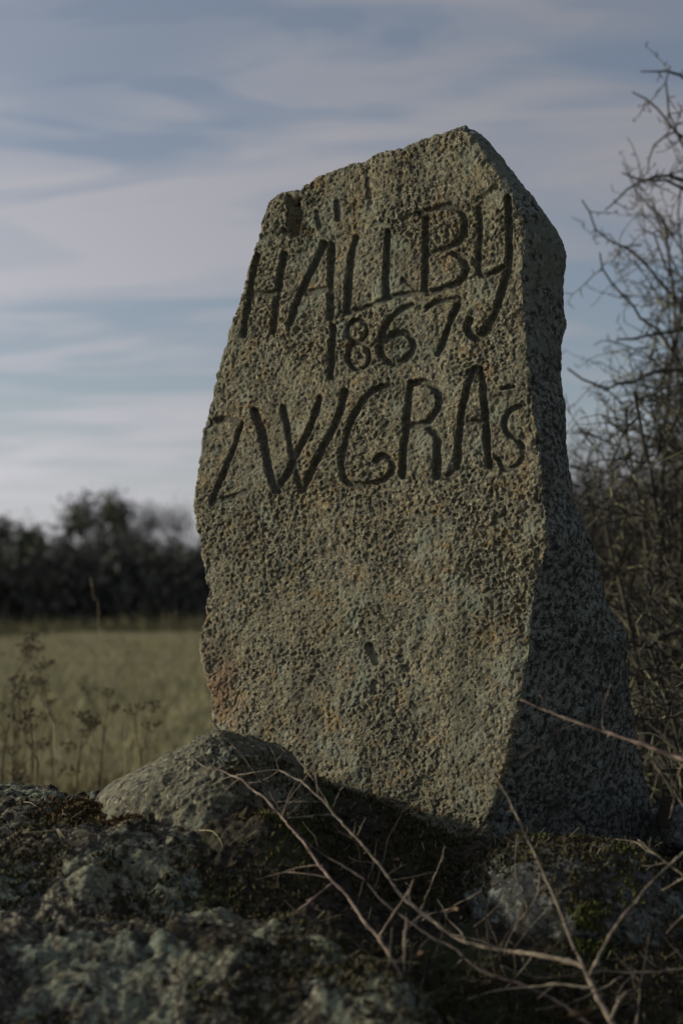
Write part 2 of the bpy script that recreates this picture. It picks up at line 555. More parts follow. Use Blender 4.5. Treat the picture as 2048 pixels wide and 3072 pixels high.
L_C = curve([(650, 2660), (640, 2400), (632, 2194), (627, 2077), (607, 2011), (594, 1935), (592, 1905), (594, 1881), (606, 1776), (601, 1685),
             (585, 1580), (579, 1502), (597, 1371), (604, 1290), (607, 1260), (624, 1202), (640, 1149), (666, 1064), (692, 966),
             (712, 900), (731, 849), (755, 757), (770, 725), (772, 700), (777, 673), (799, 607)])
T_C = curve([(799, 607), (815, 590), (836, 575), (870, 571), (899, 571), (908, 556), (918, 546), (966, 522), (1030, 500), (1084, 483), (1130, 464),
             (1175, 449), (1210, 441), (1267, 418), (1319, 411), (1350, 399), (1388, 391)])
R_C = curve([(1440, 2660), (1458, 2470), (1513, 2304), (1550, 2138), (1586, 1964), (1605, 1762), (1641, 1634), (1632, 1523), (1620, 1400),
             (1604, 1278), (1590, 1125), (1580, 1050), (1572, 950), (1562, 834), (1568, 780), (1575, 720), (1566, 660), (1535, 590),
             (1500, 536), (1455, 470), (1420, 418), (1388, 391)])
RB_C = curve([(2030, 2660), (1987, 2476), (1945, 2340), (1917, 2249), (1896, 2150), (1890, 2074), (1889, 1990), (1885, 1909), (1860, 1860), (1825, 1799), (1795, 1700), (1770, 1606),
              (1742, 1545), (1724, 1505), (1708, 1400), (1703, 1278), (1690, 1100), (1696, 972), (1688, 920), (1680, 850), (1688, 757), (1646, 679),
              (1586, 594), (1550, 557), (1525, 522), (1495, 464), (1450, 418), (1415, 394), (1397, 390)])
NV, NU, NR, NB, NL = 1000, 470, 150, 46, 40


def by_height(C, n):
    """resample a bottom-to-top outline evenly along its own length"""
    return resample(C, n)


Lp, Rp, RBp = by_height(L_C, NV), by_height(R_C, NV), by_height(RB_C, NV)
Tp = resample(T_C, NU)
Bp = resample([(650, 2660), (1440, 2660)], NU)
uu = np.linspace(0, 1, NU)[None, :, None]; vv = np.linspace(0, 1, NV)[:, None, None]
front_px = ((1 - uu) * Lp[:, None] + uu * Rp[:, None] + (1 - vv) * Bp[None] + vv * Tp[None]
            - ((1 - uu) * (1 - vv) * Lp[0] + uu * (1 - vv) * Rp[0] + (1 - uu) * vv * Lp[-1] + uu * vv * Rp[-1]))
# front plane: turned to the left and leaning slightly back
FA, LEAN = R(32), R(4)
fn = np.array([-math.sin(FA) * math.cos(LEAN), -math.cos(FA) * math.cos(LEAN), math.sin(LEAN)])
f0 = at(1480, 2470, 2.58)


def to_plane(px):
    dx, dy, dz = ray(px[..., 0], px[..., 1])
    D = np.stack([dx, dy, dz], -1)
    C = np.array([0, 0, CAM_Z])
    t = ((f0 - C) @ fn) / (D @ fn)
    return C + D * t[..., None]


front = to_plane(front_px)
right_edge = front[:, -1]
vlin = np.linspace(0, 1, NV)
depth_r = 0.33 - 0.20 * smooth(0, .45, vlin) - 0.05 * smooth(.5, 1, vlin)
RB = at(RBp[:, 0], RBp[:, 1], right_edge[:, 1] + depth_r)
s = np.linspace(0, 1, NR + 2)[1:-1][None, :, None]
rightf = right_edge[:, None] * (1 - s) + RB[:, None] * s
bul = np.sin(np.pi * s) * 0.012
rightf = rightf + bul * np.array([.75, -.6, 0.])
left_edge = front[:, 0]
LBk = left_edge + np.stack([.05 + 0 * vlin, .26 - .08 * vlin, -.02 * vlin], -1)
s = np.linspace(0, 1, NB)[None, :, None]
back = RB[:, None] * (1 - s) + LBk[:, None] * s
back = back + np.sin(np.pi * s) * np.array([0.02, .05, 0])
s = np.linspace(0, 1, NL + 2)[1:-1][None, :, None]
leftf = LBk[:, None] * (1 - s) + left_edge[:, None] * s
ring = np.concatenate([front, rightf, back, leftf], 1)         # NV x NT x 3
NTOT = ring.shape[1]
# cap over the top: draw the last ring in towards its middle line
top = ring[-1]
mid = np.zeros_like(top)
fr, bk = top[:NU], top[NU + NR:NU + NR + NB][::-1]
bk_i = np.stack([np.interp(np.linspace(0, 1, NU), np.linspace(0, 1, NB), bk[:, k]) for k in range(3)], -1)
md = (fr + bk_i) / 2
mid[:NU] = md
mid[NU:NU + NR] = md[-1]
mid[NU + NR:NU + NR + NB] = np.stack([np.interp(np.linspace(1, 0, NB), np.linspace(0, 1, NU), md[:, k]) for k in range(3)], -1)
mid[NU + NR + NB:] = md[0]
KC = 22
caps = []
for k in range(1, KC + 1):
    q = k / KC
    c = top * (1 - q) + mid * q
    c[:, 2] += .010 * math.sin(q * math.pi / 2)
    caps.append(c)
ring = np.concatenate([ring, np.array(caps)], 0)
NROW = ring.shape[0]


def blur_wrap(A, n):
    for _ in range(n):
        A = .25 * np.roll(A, 1, 1) + .5 * A + .25 * np.roll(A, -1, 1)
    return A


def blur_rows(A, n, lo):
    A = A.copy()
    for _ in range(n):
        B = A.copy()
        B[lo:-1] = .25 * A[lo - 1:-2] + .5 * A[lo:-1] + .25 * A[lo + 1:]
        A = B
    return A


ring = blur_wrap(ring, 14)
ring = blur_rows(ring, 8, NV - 14)
du = np.roll(ring, -1, 1) - np.roll(ring, 1, 1)
dv = np.gradient(ring, axis=0)
nrm = np.cross(du, dv)
nrm /= np.linalg.norm(nrm, axis=2, keepdims=True) + 1e-12
nrm = blur_wrap(nrm, 6)
nrm = blur_rows(nrm, 6, NV - 20)
nrm /= np.linalg.norm(nrm, axis=2, keepdims=True) + 1e-12
P = ring.reshape(-1, 3).astype(np.float32)
# region weights around the loop
col = np.arange(NTOT)
w_front = np.where(col < NU, 1.0, 0.0)
w_front = np.where((col >= NU) & (col < NU + 5), 1 - (col - NU) / 5, w_front)
w_front = np.where(col >= NTOT - 12, (col - (NTOT - 12)) / 12, w_front)
Wf = np.broadcast_to(w_front, (NROW, NTOT)).reshape(-1)

# --- carved strokes, in photo pixels on the face
EL = lambda cx, cy, rx, ry, a0=0, a1=360: [(cx + rx * math.cos(R(a)), cy + ry * math.sin(R(a))) for a in np.linspace(a0, a1, 22)]
STROKES = [
    # H
    ([(769, 767), (748, 879), (732, 1003)], 11, 8), ([(851, 761), (840, 821), (831, 879), (818, 994)], 11, 8), ([(761, 882), (796, 879), (828, 874)], 10, 6.5),
    # A with its two dots
    ([(965, 726), (942, 780), (904, 863), (869, 971)], 11, 8), ([(984, 729), (985, 815), (989, 879), (990, 952)], 11, 8), ([(917, 876), (974, 866)], 11, 5.5),
    ([(949, 634), (955, 672)], 9, 3.6), ([(1012, 606), (1007, 652)], 10, 4.6),
    # L L
    ([(1060, 710), (1048, 767), (1041, 847), (1035, 933)], 12, 8), ([(1044, 935), (1083, 924), (1124, 908), (1153, 898)], 9, 5.5),
    ([(1162, 694), (1159, 767), (1156, 831), (1156, 888)], 11, 8), ([(1160, 894), (1198, 884), (1246, 878), (1274, 875)], 9, 5.5), ([(1207, 837), (1239, 862)], 7, 3),
    # B
    ([(1278, 645), (1274, 731), (1273, 827), (1271, 868)], 11, 8),
    ([(1255, 639), (1290, 632), (1329, 620), (1367, 623), (1386, 645), (1389, 677), (1380, 709), (1348, 735), (1316, 750), (1287, 760)], 10, 7),
    ([(1354, 757), (1380, 770), (1394, 792), (1392, 821), (1373, 846), (1335, 862), (1294, 875), (1278, 878)], 10, 7),
    # Y
    ([(1432, 623), (1435, 674), (1432, 731), (1431, 789), (1437, 821), (1456, 827), (1482, 814), (1504, 798)], 9, 6),
    ([(1523, 591), (1525, 668), (1523, 747), (1517, 811), (1498, 884), (1475, 948), (1450, 996), (1427, 1012), (1405, 999), (1397, 977), (1405, 958)], 12, 8.5),
    # 1867
    ([(999, 980), (1001, 1006), (996, 1057), (991, 1133)], 10, 7.5),
    (EL(1071, 992, 30, 34), 7, 6.5), (EL(1074, 1068, 32, 41), 7, 6.5),
    ([(1233, 914), (1198, 929), (1170, 957), (1152, 995), (1141, 1049), (1154, 1078), (1190, 1088), (1225, 1062), (1236, 1026), (1215, 998), (1180, 1003), (1155, 1026)], 10, 6.5),
    ([(1278, 920), (1303, 907), (1341, 897), (1376, 894)], 9, 6), ([(1374, 897), (1354, 948), (1335, 996), (1319, 1038), (1308, 1060)], 10, 7),
    # Z
    ([(721, 1268), (703, 1325), (679, 1398), (654, 1458), (638, 1510)], 9, 7), ([(640, 1507), (686, 1493), (738, 1475)], 9, 4), ([(640, 1258), (675, 1254), (721, 1265)], 10, 3.5),
    # W
    ([(761, 1233), (780, 1296), (795, 1367), (816, 1433), (833, 1472)], 12, 8), ([(833, 1468), (861, 1423), (879, 1381), (907, 1325), (931, 1275), (959, 1195)], 11, 8),
    ([(844, 1219), (854, 1275), (866, 1332), (879, 1381), (893, 1433), (903, 1468)], 10, 7), ([(903, 1472), (924, 1444), (952, 1384), (984, 1310), (1019, 1247), (1037, 1174)], 11, 8),
    # G
    ([(1170, 1155), (1138, 1159), (1107, 1183), (1071, 1234), (1043, 1297), (1028, 1361), (1028, 1408), (1043, 1447), (1087, 1455), (1134, 1444), (1170, 1420), (1174, 1388), (1150, 1368), (1125, 1382)], 10, 7),
    # R
    ([(1223, 1163), (1221, 1238), (1214, 1337), (1206, 1428)], 11, 8.5),
    ([(1229, 1149), (1269, 1143), (1304, 1163), (1316, 1198), (1308, 1238), (1285, 1266), (1257, 1275), (1229, 1277)], 11, 7),
    ([(1285, 1285), (1312, 1313), (1312, 1357), (1310, 1396), (1308, 1428)], 12, 8),
    # A
    ([(1419, 1107), (1403, 1171), (1387, 1250), (1376, 1329), (1368, 1400)], 11, 8.5), ([(1368, 1400), (1340, 1425)], 8, 4),
    ([(1439, 1107), (1453, 1171), (1457, 1258), (1459, 1337), (1463, 1396)], 11, 8.5), ([(1395, 1270), (1455, 1266)], 8, 5), ([(1402, 1118), (1425, 1103), (1440, 1106)], 8, 5),
    # S and the mark over it
    ([(1557, 1218), (1526, 1234), (1510, 1266), (1518, 1297), (1546, 1317), (1565, 1345), (1561, 1380), (1534, 1404), (1506, 1404), (1490, 1376)], 9, 6),
    ([(1508, 1168), (1540, 1160)], 6, 5),
]
CHIPS = [  # broken edges and chisel scars: wide, soft
    ([(878, 575), (882, 640), (878, 694)], 24, 18), ([(850, 690), (885, 700)], 14, 8), ([(1106, 486), (1108, 560), (1106, 622)], 12, 2.6), ([(1206, 498), (1204, 612)], 11, 2.2),
    ([(1098, 440), (1104, 520)], 16, 2), ([(780, 716), (850, 700), (930, 690)], 14, 4), ([(610, 1268), (660, 1262)], 16, 5),
    ([(1250, 640), (1180, 668)], 10, 3), ([(1270, 655), (1200, 690)], 8, 3), ([(1430, 600), (1490, 560)], 10, 3),
    ([(1105, 1940), (1125, 1985)], 14, 7), ([(1200, 1970), (1225, 2005)], 20, 3), ([(590, 1840), (640, 1830)], 14, 4), ([(1120, 2050), (1118, 2080)], 12, 5),
    ([(1590, 1290), (1560, 1330)], 20, 4), ([(960, 2140), (985, 2160)], 22, 3),
]
pxf = np.zeros((NROW * NTOT, 2), np.float32) - 9999
tmp = np.zeros((NROW, NTOT, 2), np.float32) - 9999
tmp[:NV, :NU] = front_px
pxf = tmp.reshape(-1, 2)


def carve(strokes, power, sizevar=0.0, seed=1):
    dep = np.zeros(len(pxf), np.float32); core = np.zeros(len(pxf), np.float32)
    wob = 1.8 * perlin(np.c_[pxf, 0 * pxf[:, :1]], 1 / 30.0, seed) + 1.7 * perlin(np.c_[pxf, 0 * pxf[:, :1]], 1 / 13.0, seed + 1)
    dvar = 1 + .3 * perlin(np.c_[pxf, 0 * pxf[:, :1]], 1 / 45.0, seed + 2)
    for pts, hw, d in strokes:
        C = catmull(pts, 6) if len(pts) > 2 else np.asarray(pts, float)
        m = hw * 1.8 + 4
        sel = np.nonzero((pxf[:, 0] > C[:, 0].min() - m) & (pxf[:, 0] < C[:, 0].max() + m)
                         & (pxf[:, 1] > C[:, 1].min() - m) & (pxf[:, 1] < C[:, 1].max() + m))[0]
        if not len(sel): continue
        p = pxf[sel]
        best = np.full(len(sel), 1e9, np.float32)
        for a, b in zip(C[:-1], C[1:]):
            ab = b - a
            t = np.clip(((p - a) @ ab) / (ab @ ab + 1e-9), 0, 1)
            best = np.minimum(best, np.linalg.norm(p - a - t[:, None] * ab, axis=1))
        best = np.maximum(best + wob[sel] * hw / 11, 0)
        prof = np.clip(1 - (best / (hw * 1.1)) ** power, 0, 1)
        prof = prof * prof * (3 - 2 * prof)
        dep[sel] = np.maximum(dep[sel], prof * d * .0015 * dvar[sel])
        core[sel] = np.maximum(core[sel], np.clip(1 - (best / (hw * 1.25)) ** 2, 0, 1))
    return dep, core


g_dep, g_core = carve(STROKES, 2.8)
c_dep, c_core = carve(CHIPS, 1.4, seed=5)

# --- weathering relief
low = .013 * perlin(P, 4.2, 31) + .006 * perlin(P, 11, 32) + .004 * np.abs(perlin(P, 19, 30))
mids = .0026 * perlin(P, 34, 33)
g1 = perlin(P, 86, 34)
g2 = perlin(P, 175, 35)
g3 = perlin(P, 330, 39)
pit = smooth(.10, .38, perlin(P, 128, 36) + .45 * g2 + .15 * g3)
patch = smooth(-.25, .45, perlin(P, 6.5, 37) + .4 * perlin(P, 17, 38))       # some areas smoother than others
amp_f = .50 + .58 * patch
front_rel = amp_f * (.0030 * g1 + .0026 * g2 + .0014 * g3 - .0046 * pit) + mids
side_rel = .0011 * g1 + .0009 * g2 + .0006 * g3 - .0012 * pit + 1.2 * mids
keep = 1 - .55 * np.clip(g_core * 1.6, 0, 1)
disp = low + (Wf * front_rel + (1 - Wf) * side_rel) * keep - g_dep - c_dep
# ragged arrises: chips along the outline
rowi = np.repeat(np.arange(NROW), NTOT)
coli = np.tile(col, NROW)
edge_d = np.minimum(np.abs(coli - NU), np.minimum(coli, NTOT - coli))
near = np.exp(-(edge_d / 9.0) ** 2) + np.exp(-((rowi - NV) / 9.0) ** 2)
disp = disp - np.clip(near, 0, 1) * (.008 * np.clip(perlin(P, 24, 41) + .15, 0, 1) + .006 * np.clip(perlin(P, 60, 42), 0, 1))
P2 = P + nrm.reshape(-1, 3) * disp[:, None]
side_w = 1 - Wf
side_attr = smooth(.35, .65, side_w + .22 * perlin(P, 45, 51))
# the upper right shoulder carries grey-green crust
top_r = smooth(.62, .80, rowi / NV) * side_w
lich = smooth(.0, .35, perlin(P, 13, 52) + .4 * perlin(P, 40, 53) + 1.1 * top_r - .52 - .4 * side_w + .42 * (1 - patch))
rust = np.exp(-(((pxf[:, 0] - 650) / 70) ** 2 + ((pxf[:, 1] - 2080) / 160) ** 2)) * (.55 + .9 * perlin(P, 22, 54))
rust = np.clip(rust, 0, 1)
FQ = grid_faces(NROW, NTOT, True)
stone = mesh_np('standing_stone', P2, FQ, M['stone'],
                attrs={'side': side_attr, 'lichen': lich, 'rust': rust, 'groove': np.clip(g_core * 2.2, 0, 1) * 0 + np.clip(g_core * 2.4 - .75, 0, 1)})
tag(stone, 'tall rough granite standing stone carved HÄLLBY 1867 ZWGRAS', 'standing stone')


# ================================================================== boulders
def boulder(name, centre, radii, rotz, seed, mat, label, res=(130, 220), ex=2.6, amps=(.10, .035, .012), fine=.0018, tilt=(0, 0), planes=None, p=11):
    nv, nu = res
    ph = np.linspace(-math.pi / 2, math.pi / 2, nv)[:, None]
    th = np.linspace(0, 2 * math.pi, nu, endpoint=False)[None, :]
    D = np.stack(np.broadcast_arrays(np.cos(ph) * np.cos(th), np.cos(ph) * np.sin(th), np.sin(ph)), -1).reshape(-1, 3)
    q = (np.abs(D) ** ex).sum(1) ** (-1 / ex)
    S = D * q[:, None]
    r0 = np.array(radii)
    if planes:                              # a boulder broken along flat faces, arrises worn round
        acc = np.zeros(len(D))
        for nv_, dist in planes:
            nn = np.array(nv_, float); nn /= np.linalg.norm(nn)
            acc += np.maximum(D @ nn, 0) ** p / dist ** p
        S = D * (acc ** (-1 / p))[:, None]; r0 = np.ones(3)
    k = 1 + amps[0] * fbm(S + seed, 1.2, 2, seed) + amps[1] * fbm(S + seed, 3.5, 3, seed + 3)
    V = S * k[:, None] * r0
    nrmv = D / r0; nrmv /= np.linalg.norm(nrmv, axis=1, keepdims=True)
    V = V + nrmv * (amps[2] * fbm(V, 28, 3, seed + 5) + fine * (perlin(V, 95, seed + 6) + perlin(V, 190, seed + 7)))[:, None]
    tx, ty = tilt
    cx, sx = math.cos(tx), math.sin(tx); cy, sy = math.cos(ty), math.sin(ty); cz, sz = math.cos(rotz), math.sin(rotz)
    V = V @ np.array([[1, 0, 0], [0, cx, -sx], [0, sx, cx]]).T @ np.array([[cy, 0, sy], [0, 1, 0], [-sy, 0, cy]]).T @ np.array([[cz, -sz, 0], [sz, cz, 0], [0, 0, 1]]).T
    o = mesh_np(name, V, grid_faces(nv, nu, True), mat)
    o.location = centre
    return tag(o, label, 'boulder')


c = at(650, 2395, 2.46)
b_left = boulder('boulder', tuple(c), (1, 1, 1), 0, 3, M['grey_rock'],
                 'pale grey pointed boulder leaning against the left foot of the carved stone', (200, 340), 2, (.06, .07, .008), .0026, (0, 0),
                 [((-.50, -.12, .86), .094), ((-.22, -.55, .80), .100), ((.40, -.20, .89), .094), ((1, -.1, .35), .135), ((-1, -.25, .1), .185),
                  ((0, 1, .35), .13), ((0, 0, -1), .14), ((.5, -.8, .3), .135), ((-.5, -.8, .25), .135)])
c = at(1745, 2760, 2.32)
b_right = boulder('boulder', tuple(c), (.19, .22, .125), R(12), 11, M['right_rock'],
                  'low dark lichened boulder below the right foot of the carved stone', (110, 200), 2.3, (.10, .03, .007), .0018, (R(-4), R(6)))


def outcrop():
    nx_, ny_ = 460, 430
    X = np.linspace(-1.35, .24, nx_); Y = np.linspace(1.45, 3.05, ny_)
    X, Y = np.meshgrid(X, Y)
    Q = np.stack([X.ravel(), Y.ravel(), 0 * X.ravel()], -1)
    wv = (.05 * fbm(Q, 3, 2, 61)).reshape(X.shape)
    Ys = Y + wv
    z = np.interp(Ys, [1.45, 1.62, 1.72, 1.82, 1.95, 2.02, 2.10, 2.17, 2.25, 2.45, 2.62, 2.76, 2.82, 2.92, 3.05],
                  [-.50, -.27, -.17, -.105, -.058, -.060, -.078, -.035, -.012, .012, .030, .026, .0, -.12, -.40])
    # right border: far right in front, drawn back to the left behind
    xr = np.interp(Y, [1.45, 1.7, 1.8, 1.95, 2.15, 2.35, 2.7, 3.05], [.16, .13, .09, -.04, -.20, -.28, -.30, -.40]) + 1.2 * wv
    z = z - .20 * smooth(-.01, .20, X - xr) - .35 * smooth(1.15, 1.35, -X)
    z = z + .034 * np.exp(-((X + .33) / .20) ** 2 - ((Y - 2.28) / .11) ** 2)
    # plates, ledges and cracks
    a = fbm(Q, 9, 3, 63).reshape(X.shape); b = fbm(Q, 24, 3, 64).reshape(X.shape)
    z = z + .014 * a + .004 * b + .005 * smooth(.0, .10, a - .15)
    crack = np.exp(-(perlin(Q * [1, 1.7, 1], 5.5, 65).reshape(X.shape) / .035) ** 2)
    z = z - .012 * crack
    crack2 = np.exp(-(perlin(Q, 13, 66).reshape(X.shape) / .04) ** 2)
    z = z - .003 * crack2
    P_ = np.stack([X.ravel(), Y.ravel(), z.ravel()], -1)
    P_[:, 2] += .0030 * perlin(P_, 75, 67) + .0030 * perlin(P_, 150, 68) + .0014 * perlin(P_, 280, 69)
    crust = smooth(-.25, .35, fbm(Q, 5, 3, 70).reshape(X.shape) + .3 * a + .10 * smooth(2.05, 1.92, Y) + .12 * smooth(-.4, -.7, X) + .12 * smooth(2.5, 2.75, Y) - .14)
    o_ = mesh_np('rock_outcrop', P_, grid_faces(ny_, nx_), M['outcrop'],
                 attrs={'crust': crust.ravel(), 'crack': np.clip(crack + .5 * crack2, 0, 1).ravel()})
    return tag(o_, 'broad dark rock with pale lichen crust filling the lower left corner', 'rock')


b_out = outcrop()
b_moss = boulder('boulder', tuple(at(2095, 2480, 2.75)), (.09, .10, .06), 0, 47, M['right_rock'],
                 'small moss topped rock at the right edge beside the stone foot', (50, 80), 2.3)

BOULD = [b_left, b_right, b_out]
bpy.context.view_layer.update()


# surface height from above over ground + boulders (max of vertical ray hits)
from mathutils.bvhtree import BVHTree
deps = bpy.context.evaluated_depsgraph_get()
_trees = []
for ob in BOULD + [bpy.data.objects['rocky_ground']]:
    _trees.append((ob, BVHTree.FromObject(ob, deps), ob.matrix_world.inverted(), ob.matrix_world))


def surf(x, y):
    best, nb, who = -9, None, None
    for ob, t, mi, mw in _trees:
        h = t.ray_cast(mi @ Vector((x, y, 1)), Vector((0, 0, -1)))
        if h[0] is not None:
            z = (mw @ h[0]).z
            if z > best: best, nb, who = z, h[1], ob
    return best, nb, who


# ================================================================== moss and litter on the mound
rng = np.random.default_rng(7)


def moss_patch(name, pts_xy, hgt, mat, label, width=.0022, per=1, lean=.6):
    V, T, n = [], [], 0
    for (x, y) in pts_xy:
        z, nb, who = surf(x, y)
        if z < -.4 or (who is b_left and (x < -.20 or rng.random() < .3)): continue
        for _ in range(per):
            h = hgt * rng.uniform(.5, 1.3)
            a = rng.uniform(0, 6.283); w = width * rng.uniform(.6, 1.4)
            ox, oy = rng.normal(0, .004, 2)
            dx, dy = rng.normal(0, lean, 2) * h
            b0 = (x + ox + w * math.cos(a), y + oy + w * math.sin(a), z - .003)
            b1 = (x + ox - w * math.cos(a), y + oy - w * math.sin(a), z - .003)
            t = (x + ox + dx, y + oy + dy, z + h)
            m1 = (x + ox + dx * .4 + w * 1.2 * math.cos(a + 1), y + oy + dy * .4 + w * 1.2 * math.sin(a + 1), z + h * .6)
            V += [b0, b1, m1, t]
            T += [(n, n + 1, n + 2), (n + 1, n + 3, n + 2)]
            n += 4
    o = mesh_np(name, np.array(V), np.array(T), mat, shade=False)
    return tag(o, label, 'moss', kind='stuff')


# dark moss between the stone foot and the foreground
n = 26000
X = rng.uniform(-.60, .85, n); Y = rng.uniform(1.62, 2.85, n)
msk = perlin(np.stack([X, Y, 0 * X], -1), 5, 77) + .5 * perlin(np.stack([X, Y, 0 * X], -1), 16, 78) + .55 * smooth(-.30, .0, X - .25 * (2.2 - Y)) - .30 > .05
moss_patch('dark_moss', np.stack([X, Y], -1)[msk], .007, M['moss'], 'dark brown green moss covering the ground before the carved stone', per=3)


def blob(px, py, Y0, rx, ry, n):
    c = at(px, py, Y0)
    a = rng.normal(0, .45, (n, 2)) * [rx, ry]
    return a + [c[0], c[1]]


moss_patch('brown_moss', np.vstack([blob(420, 2440, 2.42, .10, .07, 1500), blob(300, 2400, 2.5, .10, .05, 700)]), .008, M['brown_moss'], 'tawny brown moss cushion beside the pale pointed boulder', per=3)
moss_patch('green_moss', np.vstack([blob(870, 2555, 2.27, .03, .02, 240), blob(820, 2540, 2.3, .02, .015, 70)]), .009, M['green_moss'], 'small bright green moss tuft in the dark moss below the stone', per=3)
moss_patch('green_moss', blob(1770, 2760, 2.1, .03, .03, 160), .008, M['green_moss'], 'yellow green moss tuft on the low right boulder', per=3)


# ================================================================== thin twigs in front of the stone
def prisms(P0, P1, r0, r1, sides=3):
    """many straight tapered twigs at once -> verts, tris"""
    P0 = np.asarray(P0, float); P1 = np.asarray(P1, float); n = len(P0)
    T = P1 - P0; T /= np.linalg.norm(T, axis=1, keepdims=True) + 1e-9
    ref = np.where(np.abs(T[:, 2:3]) < .8, np.array([[.1, .2, .97]]), np.array([[.97, .1, .2]]))
    A = np.cross(T, ref); A /= np.linalg.norm(A, axis=1, keepdims=True) + 1e-9
    B = np.cross(T, A)
    th = np.arange(sides) / sides * 2 * math.pi
    off = np.cos(th)[None, :, None] * A[:, None] + np.sin(th)[None, :, None] * B[:, None]
    r0 = np.broadcast_to(r0, (n,))[:, None, None]; r1 = np.broadcast_to(r1, (n,))[:, None, None]
    V = np.concatenate([P0[:, None] + off * r0, P1[:, None] + off * r1], 1).reshape(-1, 3)
    base = (np.arange(n) * 2 * sides)[:, None]
    k = np.arange(sides); k2 = (k + 1) % sides
    t1 = np.stack([base + k, base + k2, base + k2 + sides], -1).reshape(-1, 3)
    t2 = np.stack([base + k, base + k2 + sides, base + k + sides], -1).reshape(-1, 3)
    return V, np.vstack([t1, t2])


def join(parts):
    V, T, n = [], [], 0
    for v, t in parts:
        V.append(v); T.append(t + n); n += len(v)
    return np.vstack(V), np.vstack(T)


def twig_path(pts, Y0, Y1, jit=.0012):
    pts = np.asarray(pts, float)
    d = np.r_[0, np.cumsum(np.linalg.norm(np.diff(pts, axis=0), axis=1))]; d /= d[-1]
    W = at(pts[:, 0], pts[:, 1], Y0 + (Y1 - Y0) * d)
    C = catmull(W, 8)
    ln = np.linalg.norm(np.diff(C, axis=0), axis=1).sum()
    C = resample(C, max(6, int(ln / .006)))
    C[1:-1] += rng.normal(0, jit, (len(C) - 2, 3)) * .35
    return C


def twig_mesh(parent, name, pts, Y0, Y1, r0, r1, mat, thorns=True, sides=8):
    C = twig_path(pts, Y0, Y1)
    n = len(C)
    r = .92 * np.linspace(r0, r1, n) * (1 + .07 * rng.normal(0, 1, n))
    i = int(rng.integers(3, 8))
    tb = Tubes()
    while i < n - 2:                       # bud nodes and short spurs
        r[i] *= 1.32; r[i - 1] *= 1.12
        if thorns:
            t = C[i] - C[i - 1]; t /= np.linalg.norm(t)
            q = rng.normal(0, 1, 3); q -= t * (q @ t); q /= np.linalg.norm(q)
            dr = q * .8 - t * rng.uniform(.1, .6) * np.sign(r0 - r1 + 1e-9) * -1
            if rng.random() < .84:
                L = rng.uniform(.003, .008)
                tb.add([C[i], C[i] + dr * (r[i] + L * .5), C[i] + dr * (r[i] + L)], [r[i] * .55, r[i] * .38, r[i] * .18], 5)
            else:                          # a fine side shoot
                L = rng.uniform(.02, .06); q2 = rng.normal(0, .25, 3)
                e1 = C[i] + dr * L * .5; e2 = e1 + (dr + q2) * L * .5
                rs = min(r[i] * .45, .0009)
                tb.add([C[i], e1, e2], [rs * 1.3, rs, rs * .6], 5)
                tb.add([e1, e1 + (dr - q2) * L * .22], [rs * .9, rs * .5], 4)
        i += int(rng.integers(4, 9))
    tb.add(C, r, sides)
    o = C[-1] if parent is None else np.array(parent.location)
    return tb.build(name, mat, parent, o)


def far(Y): return 2.40 - (2.31 - Y) * .70


def twig(name, label, pts, Y0, Y1, r_tip, r_base, mat, shoots=(), cat='twig', extra=None):
    """pts run from the tip to the base, in photo pixels"""
    Y0, Y1 = far(Y0), far(Y1)
    base = at(pts[-1][0], pts[-1][1], Y1)
    e = empty(name, tuple(base), label, cat)
    twig_mesh(e, 'stem', pts, Y0, Y1, r_tip, r_base, mat)
    for sp, a, b, ra, rb in shoots:
        twig_mesh(e, 'side_shoot', sp, far(a), far(b), ra, rb, mat, sides=6)
    # fine side shoots along the stem
    C = twig_path(pts, Y0, Y1)
    ln = np.linalg.norm(np.diff(C, axis=0), axis=1).sum()
    for k in range(int(ln / .075) if extra is None else extra):
        i = int(rng.uniform(.12, .9) * (len(C) - 2)) + 1
        t = C[i - 1] - C[i + 1]; t /= np.linalg.norm(t)
        q = rng.normal(0, 1, 3) * [1, .6, 1]; q[2] += .35; q -= t * (q @ t); q /= np.linalg.norm(q) + 1e-9
        d = t * rng.uniform(.4, .9) + q * .7; d /= np.linalg.norm(d)
        L = rng.uniform(.04, .13); W = [C[i]]
        for _ in range(5):
            d = d + rng.normal(0, .16, 3); d /= np.linalg.norm(d)
            W.append(W[-1] + d * L / 5)
        S = catmull(W, 4)
        rr = np.linspace(rng.uniform(.0007, .0011), .0004, len(S)) * (1 + .12 * rng.normal(0, 1, len(S)))
        tb = Tubes(); tb.add(S, rr, 6)
        for m_ in range(5, len(S) - 2, 5):
            qq = rng.normal(0, 1, 3); qq /= np.linalg.norm(qq)
            tb.add([S[m_], S[m_] + qq * rng.uniform(.003, .012)], [rr[m_] * .8, rr[m_] * .35], 4)
        tb.build('side_shoot', mat, e, np.array(e.location))
    return e


